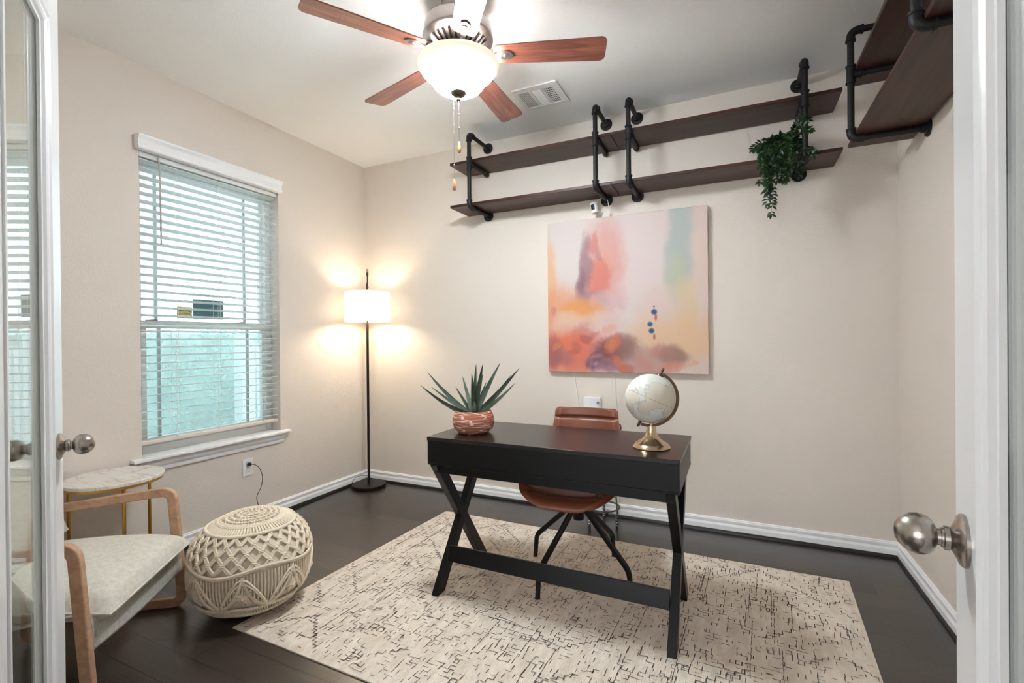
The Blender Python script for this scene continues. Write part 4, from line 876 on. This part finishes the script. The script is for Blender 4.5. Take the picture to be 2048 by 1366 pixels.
# shell: side profile (y forward is -Y) and width; thick upholstery
SXC, SYC, SANG = -.742, 2.285, rad(4)
def shell(name, tt0, tt1, nv, puff, thick, rimr):
    # profile control points (distance towards the back, height, half width)
    CP = [(-.252, .436, .085), (-.242, .456, .150), (-.205, .466, .205), (-.140, .466, .238), (-.05, .456, .256), (.08, .450, .262), (.18, .468, .255), (.255, .520, .238), (.300, .600, .215), (.325, .690, .196), (.345, .770, .182), (.352, .812, .178), (.356, .826, .163)]
    pts = spline([V(c) for c in CP], 6); m_ = len(pts)-1
    def S(u, t):
        k = t*m_; i = min(int(k), m_-1); q = pts[i].lerp(pts[i+1], k-i); w_ = (u-.5)*2
        yy, zz, hw = q; se = abs(w_)**2.3
        lift = (.045 if yy < .2 else .030)*se*min(1, max(.0, (yy+.26)/.12)); fwd = (0 if yy < .15 else -.035)*se*min(1, max(0, (zz-.46)/.15))
        x = w_*hw
        return x, yy+fwd, zz+lift*(1 if zz < .55 else max(0, 1-(zz-.55)/.12))
    def W(p): x, y, z = p; return (SXC+x*cos(SANG)-y*sin(SANG), SYC+x*sin(SANG)+y*cos(SANG), z)
    nu = 33
    b = MB(); top, bot = [], []
    for j in range(nv):
        t = tt0+(tt1-tt0)*j/(nv-1)
        for i in range(nu):
            u = i/(nu-1); e = 1e-3
            p = V(S(u, t)); du = V(S(min(1, u+e), t))-V(S(max(0, u-e), t)); dv = V(S(u, min(1, t+e)))-V(S(u, max(0, t-e)))
            n_ = du.cross(dv).normalized()
            if n_.z < 0 and p.z < .5: n_ = -n_
            ed = min(1, (1-abs(2*u-1))*7, (j/(nv-1))*14 + (0.0 if tt0 == 0 else .55), (1-j/(nv-1))*14+(0.0 if tt1 == 1 else .55)); ed = sin(ed*pi/2)
            h_ = puff(u, t)*ed
            top.append(V(W(p+n_*h_))); bot.append(V(W(p-n_*thick*ed)))
    nn = nu*nv; b.add(top+bot, [])
    F = [(j*nu+i, j*nu+i+1, (j+1)*nu+i+1, (j+1)*nu+i) for j in range(nv-1) for i in range(nu-1)]
    b.f += F+[tuple(nn+k for k in q[::-1]) for q in F]
    ring = [i for i in range(nu)]+[j*nu+nu-1 for j in range(1, nv)]+[(nv-1)*nu+i for i in range(nu-2, -1, -1)]+[j*nu for j in range(nv-2, 0, -1)]
    for k in range(len(ring)): a, c = ring[k], ring[(k+1) % len(ring)]; b.f.append((a, nn+a, nn+c, c))
    b.m = [0]*len(b.f)
    return b
def seat_puff(u, t):
    g = 0
    for tc in (.20, .46): g = max(g, math.exp(-((t-tc)/.008)**2))
    for uc in (.16, .84): g = max(g, math.exp(-((u-uc)/.012)**2)*(1 if t > .2 else 0))
    return .016*(1-.55*g)
def back_puff(u, t):
    g = 0
    for tc in (.742, .835): g = max(g, math.exp(-((t-tc)/.010)**2))
    return .020*(1-.75*g)
shell('seat', 0, .56, 44, seat_puff, .016, 0).build('seat', MT['leather'], oc, angle=80)
shell('backrest', .565, 1, 60, back_puff, .016, 0).build('backrest', MT['leather'], oc, angle=80)

# ------------------------------------------------------------------ globe
GX, GY = -.322, 2.052
gl = thing('desk_globe', 'cream map globe on a brass stand at the right end of the desk', 'globe', (GX, GY, .760))
zb = .7602
MB().lathe([(.001, 0), (.076, 0), (.0775, .003), (.075, .007), (.070, .012), (.066, .017), (.062, .019), (.050, .026), (.036, .036), (.026, .050), (.021, .066), (.018, .086), (.0165, .091), (.001, .092)], (GX, GY, zb), 48).build('stand_foot', MT['brass'], gl, angle=25)
tx = radians_t = rad(24)
cr = V((cos(YAW-.05), sin(YAW-.05), 0)); gc = V((GX-.004, GY, zb+.204)); up = V((0, 0, 1))
axis = (up*cos(tx)+cr*sin(tx)).normalized(); perp = (cr*cos(tx)-up*sin(tx)).normalized()
MB().tube([(GX, GY, zb+.088), (GX, GY, zb+.108)], .0075, 16).build('stand_stem', MT['brass'], gl)
g = MB().lathe([(.1025*sin(pi*i/40), -.1025*cos(pi*i/40)) for i in range(41)], (0, 0, 0), 64, caps=False)
go = g.build('globe_ball', MT['globe'], gl, angle=70); go.location = gc-V(gl.location); go.rotation_mode = 'QUATERNION'; go.rotation_quaternion = V((0, 0, 1)).rotation_difference(axis)
b = MB(); nrm = axis.cross(perp); n = 48; vs = []
for i in range(n+1):
    a = rad(4)+(pi-rad(8))*i/n; dr = axis*cos(a)+perp*sin(a)
    for rr_, s in ((.1080, -.0060), (.1080, .0060), (.1190, .0060), (.1190, -.0060)): vs.append(gc+dr*rr_+nrm*s)
b.add(vs, [(4*i+j, 4*i+(j+1) % 4, 4*i+4+(j+1) % 4, 4*i+4+j) for i in range(n) for j in range(4)]+[(0, 1, 2, 3), (4*n+3, 4*n+2, 4*n+1, 4*n)])
b.build('meridian_arm', M('matt_brown_brass', (128, 104, 82), .35, .9, noise=.08), gl, bevel=.001)
b = MB(); b.lathe([(.001, .100), (.016, .101), (.014, .107), (.006, .109), (.0055, .120), (.004, .122), (.006, .126), (.005, .136), (.002, .140), (.0005, .141)], gc, 18, axis); b.build('finial', MT['bronze'], gl)
b = MB(); b.lathe([(.001, .100), (.008, .101), (.006, .108), (.005, .116), (.007, .120), (.004, .128), (.001, .130)], gc, 18, -axis); b.build('finial', MT['bronze'], gl)

# ------------------------------------------------------------------ aloe
AX, AY = -1.176, 2.050
al = thing('potted_aloe', 'aloe plant in a round terracotta pot at the left end of the desk', 'plant', (AX, AY, .760))
po = MB().lathe([(.001, .0), (.066, .0), (.078, .006), (.096, .024), (.103, .044), (.104, .060), (.099, .082), (.090, .104), (.0865, .109), (.083, .106), (.087, .085), (.06, .080), (.001, .080)], (AX, AY, zb), 56).build('pot', MT['pot'], al, origin=(AX, AY, zb), angle=30)
b = MB()
for i in range(420):
    a, r = random.uniform(0, 2*pi), .083*sqrt(random.random()); b.ball((AX+r*cos(a), AY+r*sin(a), zb+.090+random.uniform(-.006, .008)), (random.uniform(.004, .009), random.uniform(.003, .006), random.uniform(.002, .004)), 6, 4)
b.lathe([(.001, 0), (.086, 0), (.086, .004), (.001, .005)], (AX, AY, zb+.082), 24)
tag(b.build('gravel', MT['pebble'], al), kind='stuff')
cf = V((-_f.x, -_f.y, 0)).normalized()      # towards the viewer side of the desk
rt = V((_r.x, _r.y, 0)).normalized()
leaves = [(-.255, .150, .02, .018, 0, .030), (-.215, .135, -.05, .016, 1, .0), (-.225, .215, .01, .02, 1, .020), (-.055, .190, -.02, .018, 1, -.01), (-.012, .205, -.05, .017, 1, -.010), (.015, .250, .0, .019, 0, .0), (.050, .252, .03, .024, 0, -.012),
          (.045, .200, -.06, .017, 0, .0), (.002, .200, .07, .016, 0, .0), (.135, .258, .03, .022, 1, -.02), (.185, .190, -.04, .018, 0, .02), (.228, .230, .01, .022, 0, .012), (.205, .160, .06, .018, 1, .02), (.06, .155, -.09, .014, 0, .0), (.01, .075, .04, .02, 1, 0), (-.10, .13, -.10, .014, 0, .01)]
for dxl, dz, dd, w_, mi, sag in leaves:
    dz *= 1.0; base = V((AX, AY, zb+.085)); tip = base+rt*dxl+up*dz-cf*(-dd)*1.0
    mid = base+(tip-base)*.5+up*(-.012-sag if abs(dxl) > .1 else 0)+rt*(-.01 if dxl > 0 else .01)*0
    st_ = base+(rt*dxl*.05)
    path = []
    for i in range(15):
        t = i/14; path.append(st_*(1-t)**2+mid*2*t*(1-t)+tip*t*t)
    b = MB(); vs = []; n = len(path)
    for i, q in enumerate(path):
        t = i/(n-1); tg = (path[min(i+1, n-1)]-path[max(i-1, 0)]).normalized(); sd = tg.cross(cf); sd = (sd if sd.length > .1 else rt).normalized(); nm = sd.cross(tg).normalized()
        ww = w_*.86*(1-t)**.75*(.8+.45*sin(min(1, t*2.2)*pi/2))*.72+.0006; th = ww*.42
        vs += [q-sd*ww+nm*th*.5, q-sd*ww*.55-nm*th*.55, q-nm*th*.85, q+sd*ww*.55-nm*th*.55, q+sd*ww+nm*th*.5, q+nm*th*.05]
    b.add(vs, [(6*i+j, 6*i+(j+1) % 6, 6*i+6+(j+1) % 6, 6*i+6+j) for i in range(n-1) for j in range(6)]+[tuple(range(6))[::-1], tuple(range(6*n-6, 6*n))])
    for i in range(2, 26):              # teeth along the edges
        t = i/28; k = t*(n-1); i0 = int(k); 
        for sgn, vi in ((-1, 0), (1, 4)):
            p = vs[6*i0+vi].lerp(vs[6*min(i0+1, n-1)+vi], k-i0); q0 = path[i0]; o = (p-path[i0].lerp(path[min(i0+1, n-1)], k-i0)).normalized(); tg = (path[min(i0+1, n-1)]-path[i0]).normalized()
            s = .0030*(1-t*.6); b.add([p-tg*s*.6, p+tg*s*.6, p+o*s+tg*s*.5, p+o*.0001-cf*s*.3], [(0, 1, 2), (0, 3, 2), (1, 3, 2)])
    b.build('aloe_leaf', MT['aloe2' if mi else 'aloe'], al, angle=50)

# ------------------------------------------------------------------ trailing plant on the shelf
TZ = ZL+PR+TH+.001
tp = thing('trailing_plant', 'dark green leafy plant trailing over the lower back wall shelf', 'plant', (.245, YB-.14, TZ))
tc_ = V((.245, YB-.165, TZ))
MB().lathe([(.001, 0), (.042, 0), (.054, .075), (.056, .085), (.050, .085), (.046, .070), (.001, .070)], tc_, 24).build('plant_pot', MT['plastic_k'], tp)
def leaf_geo(b, p, d, nrm_, L, W_):
    d = d.normalized(); s = d.cross(nrm_); s = s.normalized() if s.length > 1e-4 else V((1, 0, 0)); n_ = s.cross(d).normalized()
    prof = [(0, .02), (.25, .8), (.5, 1), (.75, .6), (1, .0)]; vs = []
    for t, w_ in prof:
        c = p+d*L*t-n_*L*.18*t*t; vs += [c-s*W_*w_+n_*W_*.28*w_, c, c+s*W_*w_+n_*W_*.28*w_]
    b.add(vs, [(3*i+j, 3*i+j+1, 3*i+4+j, 3*i+3+j) for i in range(4) for j in range(2)])
vines = []
def rv(a=1): return V((random.uniform(-a, a), random.uniform(-a, a), random.uniform(-a, a)))
top = tc_+V((0, 0, .08))
for k in range(22):                     # short upright and arching shoots
    a = random.uniform(0, 2*pi); R_ = random.uniform(.04, .095); hgt = random.uniform(.0, .065)
    e = top+V((R_*1.15*cos(a)-.02, -abs(R_*sin(a))*1.0+.03, hgt)); vines.append([top, top+(e-top)*.5+V((0, 0, .03)), e, e+V((cos(a)*.03, -.01, -.03))])
for k in range(11):                     # strands hanging over the front edge, mostly to the left
    x = random.uniform(-.085, .03); L = random.uniform(.10, .22)
    e = top+V((x, -.135-random.uniform(0, .03), -.04)); vines.append([top, top+V((x*.6, -.09, .02)), e, e+V((random.uniform(-.03, .02), -.01, -L*.5)), e+V((random.uniform(-.04, .02), 0, -L))])
for x, L, dx in ((-.062, .36, -.005), (-.072, .30, -.015), (-.055, .24, -.035), (-.03, .185, .035), (.0, .165, .065)):
    e = top+V((x, -.150, -.04)); vines.append([top, top+V((x*.6, -.09, .015)), e, e+V((dx*.5-.005, -.004, -L*.35)), e+V((dx*.9+.01, 0, -L*.7)), e+V((dx, .0, -L))])
for dx, dz in ((.075, .085), (.085, .03), (.06, .055), (.10, -.095), (.085, -.075)):
    e = top+V((dx*.6, -.10, dz*.5)); vines.append([top, e, top+V((dx, -.14, dz)), top+V((dx+.035, -.145, dz-.01))])
sb_, lb_ = MB(), MB()
for vn in vines:
    P = spline(vn, 7); sb_.tube(P, .0011, 4); k = 0
    for i in range(4, len(P)):
        tg = (P[i]-P[i-1]).normalized()
        if random.random() < .88:
            for s in (1, -1) if random.random() < .6 else (random.choice((1, -1)),):
                sd = tg.cross(V((0, 1, 0))+rv(.4)); sd = sd.normalized() if sd.length > .1 else V((1, 0, 0))
                dd = (tg*.55+sd*s*.8+V((0, -.25, -.1))+rv(.3)).normalized(); leaf_geo(lb_, P[i], dd, V((0, -1, .5))+rv(.5), random.uniform(.024, .036), random.uniform(.0062, .009))
    leaf_geo(lb_, P[-1], (P[-1]-P[-2]), V((0, -1, .4))+rv(.3), .028, .007)
sb_.build('stems', MT['stem'], tp); lv = lb_.build('foliage', MT['leaf'], tp, angle=70); tag(lv, kind='stuff')

# ------------------------------------------------------------------ pouf
QX, QY, QR, QH = -2.036, 1.482, .257, .426
pf_ = thing('macrame_pouf', 'round natural macrame floor pouf between wooden armchair and rug', 'pouf', (QX, QY, 0))
def PP(th, s, off=0.0):                 # s: 0 top centre .. 1 bottom centre
    a = pi*s-pi/2; e = 2/2.45; c, sn = cos(a), sin(a); r = (QR-.006+off)*abs(c)**e; z = QH/2-(QH/2-.006+off)*(1 if sn > 0 else -1)*abs(sn)**e
    wob = 1+.012*sin(3*th+1)+.010*sin(5*th+s*4)
    return V((QX+r*wob*cos(th), QY+r*wob*sin(th), max(.003, z)))
b = MB(); b.grid(64, 33, lambda u, v_: tuple(PP(2*pi*u, .002+.996*v_, -.005)), wrap=True); b.build('pouf_core', MT['cotton_core'], pf_)
b = MB(); R1 = .0048
def curve(fn, r=R1, n=12, sides=6, lift=.003): b.tube([PP(*fn(i/n), lift) for i in range(n+1)], r, sides, caps=True)
def ring(s, r, wave=0, k=0, lift=.005):
    n = 160; b.tube([PP(2*pi*i/n, s+wave*sin(k*2*pi*i/n), lift) for i in range(n)], [r*(1+.13*(i % 2)) for i in range(n)], 7, closed=True)
for j, s in enumerate((.022, .05, .078, .106, .134)):       # knotted centre
    nk = 10+14*j
    for i in range(nk):
        p = PP(2*pi*(i+.5*(j % 2))/nk, s, .004); b.ball(p, (.0075, .0075, .0055), 7, 5)
        if i % 2 == 0: b.tube([PP(2*pi*i/nk, s-.012, .006), PP(2*pi*(i+.6)/nk, s+.012, .006)], .003, 5)
ring(.15, .0065); ring(.158, .004); ring(.225, .0078, .002, 3)
for i in range(84):
    a = 2*pi*i/84; curve(lambda t: (a+.01*sin(t*3), .158+t*.065), n=3)
NC = 26
def thd(i): return 2*pi*i/NC
ring(.455, .0062, .016, 4); ring(.463, .0045, .016, 4)
rows = [.235, .295, .352, .408, .458]
for rj in range(4):
    for i in range(NC):
        off = .5*(rj % 2)
        for sg in (-1, 1):
            for dd in (-.021, .021):
                a0, a1 = thd(i+off)+dd, thd(i+off+.5*sg)+dd; s0, s1 = rows[rj]+.005, rows[rj+1]-.003
                curve(lambda t: (a0+(a1-a0)*(t if rj else t), s0+(s1-s0)*t), r=.0046, n=3, sides=6, lift=.0045)
        if rj < 4:
            a = thd(i+off+.5); s = rows[rj+1]
            if rj < 3:
                b.tube([PP(a-.032, s-.004, .007), PP(a, s-.006, .009), PP(a+.032, s-.004, .007)], .0036, 5); b.tube([PP(a-.030, s+.006, .007), PP(a, s+.004, .009), PP(a+.030, s+.006, .007)], .0036, 5)
                for dd in (-.012, .012): b.tube([PP(a+dd, s-.012, .005), PP(a+dd, s+.012, .005)], .0034, 5)
# lower half: scallops crossing, fan verticals and stars
NS = 8
for i in range(NS):
    a0 = 2*pi*i/NS; wd = 2*pi/NS
    for ph in (0, .5):
        n = 22
        for dr in (0, .012):
            b.tube([PP(a0+wd*(ph+t/n), .475+dr+.17*(1-(2*t/n-1)**2) if not ph else .655+dr-.165*(1-(2*t/n-1)**2), .006) for t in range(n+1)], [.0045*(1+.18*(t % 2)) for t in range(n+1)], 6)
    for k in range(15):                 # verticals in the upper scallop
        t = (k+.5)/15; a = a0+wd*t; s1 = .475+.17*(1-(2*t-1)**2)
        if s1-.47 > .02:
            curve(lambda q: (a, .468+(s1-.468)*q), r=.0034, n=4, sides=5)
    ac, sc2 = a0, .575                    # star
    for k in range(16):
        q = 2*pi*k/16; L = .028 if k % 2 else .034
        b.tube([PP(ac+.028*cos(q), sc2+.010*sin(q), .009), PP(ac+L*6.2*cos(q)*.9, sc2+L*1.9*sin(q), .002)], .0036, 5)
    b.tube([PP(ac-.05, sc2, .010), PP(ac+.05, sc2, .010)], .0045, 6)
    b.ball(PP(ac, sc2, .009), .008)
ring(.672, .0058, .006, 8); ring(.76, .0058, .005, 8); ring(.85, .006)
for i in range(130):
    a = 2*pi*i/130; curve(lambda t: (a+.05*t, .675+t*.085), r=.0034, n=4, sides=5)
    if i % 2 == 0: curve(lambda t: (a-.06*t, .762+t*.088), r=.0036, n=4, sides=5)
for i in range(60): b.tube([PP(2*pi*i/60, .667, .006), PP(2*pi*i/60+.03, .683, .006)], .0046, 5)
b.build('macrame_cover', MT['cotton'], pf_, angle=60)

# ------------------------------------------------------------------ sling armchair
FB = V((.82, .57, 0)).normalized(); WD = V((.57, -.82, 0)).normalized()   # towards the front, towards the viewer side
A0 = V((-2.318, 1.338, 0))              # far front leg on the floor
ac_ = thing('sling_armchair', 'low armchair with pale wood loop sides and oatmeal cushion by the glass door', 'armchair', (A0.x-FB.x*.3+WD.x*.3, A0.y-FB.y*.3+WD.y*.3, 0))
CW = .61
for side in (0, 1):
    o = A0+WD*CW*side
    P = [o+FB*0+V((0, 0, .022)), o-FB*.040+V((0, 0, .537)), o-FB*.62+V((0, 0, .472)), o-FB*.66+V((0, 0, .022))]
    loop = []
    for i in range(4):
        a, c, d = P[i-1], P[i], P[(i+1) % 4]; d1, d2 = (a-c).normalized(), (d-c).normalized(); k = .050 if i in (1, 2) else .050
        for t in range(9):
            t /= 8; loop.append((c+d1*k)*(1-t)**2+c*2*t*(1-t)+(c+d2*k)*t*t)
    b = MB(); n = len(loop); vs = []; hw, ht = .0200, .0130      # width across the chair, thickness in the loop plane
    for i in range(n):
        tg = (loop[(i+1) % n]-loop[i-1]).normalized(); nn = tg.cross(WD).normalized(); q = loop[i]
        for sx2, sn2 in ((-1, -1), (1, -1), (1, 1), (-1, 1)): vs.append(q+WD*sx2*ht+nn*sn2*hw)
    b.add(vs, [(4*i+j, 4*i+(j+1) % 4, 4*((i+1) % n)+(j+1) % 4, 4*((i+1) % n)+j) for i in range(n) for j in range(4)])
    zmin = min(v[2] for v in b.v); b.v = [(x, y, z-zmin+.0005) for x, y, z in b.v]
    b.build('side_frame', MT['beech'], ac_, bevel=.005, seg=3)
def CS(d, w_, z): return A0-FB*d+WD*w_+V((0, 0, z))      # d: back from the front legs, w: across
# sling: front apron, seat, back
b = MB()
prof_s = [(.002, .176), (.002, .215), (.004, .250), (.008, .275), (.020, .290), (.06, .292), (.25, .262), (.42, .225), (.50, .22), (.54, .26), (.60, .45), (.66, .62), (.70, .70)]
sp_ = spline([V((d, z, 0)) for d, z in prof_s], 5)
def slp(u, v_):
    k = v_*(len(sp_)-1); i = min(int(k), len(sp_)-2); q = sp_[i].lerp(sp_[i+1], k-i); return tuple(CS(q.x, .0145+u*(CW-.029), q.y-.012*sin(pi*u)*(1 if q.x < .5 else 0)))
b.grid(14, 60, slp); so = b.build('sling_seat', MT['sling'], ac_, angle=60); md = so.modifiers.new('t', 'SOLIDIFY'); md.thickness = .006; md.offset = -1
b = MB()
for d, z in ((.020, .278), (.48, .232)): b.tube([CS(d, .0, z), CS(d, CW, z)], .011, 12)
b.tube([CS(.685, .03, .68), CS(.685, CW-.03, .68)], .011, 12)
for w_ in (.028, CW-.028): b.tube([CS(.47, w_, .24), CS(.69, w_, .70)], .012, 10)
b.build('cross_rail', MT['beech'], ac_)
b = MB()
for dv in (.0, .008): b.tube([CS(.0005, CW-.04-dv, .250), CS(-.0012, CW-.04-dv, .215), CS(-.0012, CW-.04-dv, .178)], .0012, 4)
b.build('stitching', MT['sling'], so)
def cushion(name, fn, th, mat, nu=28, nv=28):
    b = MB(); 
    def surf(sg):
        def g(u, v_):
            a, c = 2*u-1, 2*v_-1; e = (max(0, (1-abs(a)**9)*(1-abs(c)**9))**.5)*(.74+.26*(1-a*a)*(1-c*c))
            p, n_ = fn(u, v_); pin = 1-.035*(1-abs(a)**2)*0
            return tuple(p+n_*(sg*th/2*e))
        return g
    b.grid(nu, nv, surf(1)); k = len(b.v); b.grid(nu, nv, surf(-1)); b.f = b.f[:(nu-1)*(nv-1)]+[q[::-1] for q in b.f[(nu-1)*(nv-1):]]
    o = b.build(name, mat, ac_, angle=80)
    e = [fn(t/20, 0)[0] for t in range(21)]+[fn(1, t/20)[0] for t in range(1, 21)]+[fn(1-t/20, 1)[0] for t in range(1, 21)]+[fn(0, 1-t/20)[0] for t in range(1, 20)]
    MB().tube(e, .0042, 6, closed=True).build('piping', mat, o)
    return o
def seatc(u, v_):                        # v 0 front .. 1 rear
    d = -.045+v_*.56; z = .334-.020*v_-.03*(1-v_)**3-.02*(1-v_)*u
    return CS(d, .030+u*(CW-.06), z), (up+FB*(.22)).normalized()
cushion('seat_cushion', seatc, .152, MT['boucle'])
def backc(u, v_):
    d = .47+v_*.20; z = .40+v_*.32; return CS(d-.03, .035+u*(CW-.07), z), (FB*.85+up*.45).normalized()
cushion('back_cushion', backc, .10, MT['boucle'])

# ------------------------------------------------------------------ side table
SX, SY, SRd, SZt = -2.742, 1.274, .198, .570
stb = thing('side_table', 'small round marble top table with gold legs under the window', 'side table', (SX, SY, 0))
MB().lathe([(.001, SZt-.018), (SRd-.003, SZt-.018), (SRd, SZt-.015), (SRd, SZt-.003), (SRd-.003, SZt), (.001, SZt)], (SX, SY, 0), 72).build('table_top', MT['marble'], stb, origin=(SX, SY, SZt))
b = MB(); b.lathe([(.176, SZt-.030), (SRd-.006, SZt-.030), (SRd-.006, SZt-.0185), (.176, SZt-.0185), (.176, SZt-.030)], (SX, SY, 0), 64, caps=False); b.build('gold_rim', MT['gold'], stb)
hdg = atan2(-SX, SY); fwv, rtv = V((-sin(hdg), cos(hdg), 0)), V((cos(hdg), sin(hdg), 0))
for k in range(3):
    a = rad(40+120*k); q = V((SX, SY, 0))+rtv*.181*cos(a)+fwv*.181*sin(a)
    MB().tube([q+V((0, 0, .0005)), q+V((0, 0, SZt-.030))], .0075, 14).build('leg', MT['gold'], stb)

# ------------------------------------------------------------------ wire stand behind the chair
ws = thing('wire_stand', 'thin pewter wire stand with twisted feet behind the leather chair', 'stand', (-.79, 3.10, 0))
wc = V((-.795, 3.085, 0)); b = MB()
for k in range(3):
    a = rad(-18+120*k); d = V((cos(a), sin(a), 0)); pts = spline([wc+d*.100+V((0, 0, .001)), wc+d*.105+V((0, 0, .10)), wc+d*.088+V((0, 0, .30)), wc+d*.090+V((0, 0, .60)), wc+d*.105+V((0, 0, .66)), wc+d*.130+V((0, 0, .665)), wc+d*.133+V((0, 0, .635)), wc+d*.115+V((0, 0, .63))], 6)
    MB().tube(pts, .0052, 8).build('leg', MT['wire'], ws)
    b2 = MB()
    for i in range(5): b2.lathe([(.004, 0), (.010, .004), (.011, .009), (.007, .015), (.004, .017)], wc+d*.101+V((0, 0, .004+.018*i)), 12)
    b2.build('turned_foot', MT['wire'], ws)
b = MB()
for z, r in ((.115, .104), (.60, .092)): b.tube([wc+V((r*cos(2*pi*i/40), r*sin(2*pi*i/40), z)) for i in range(40)], .0055, 8, closed=True)
b.build('hoop', MT['wire'], ws)
MB().lathe([(.001, .602), (.090, .602), (.090, .608), (.001, .608)], wc, 32).build('stand_top', MT['wire'], ws)
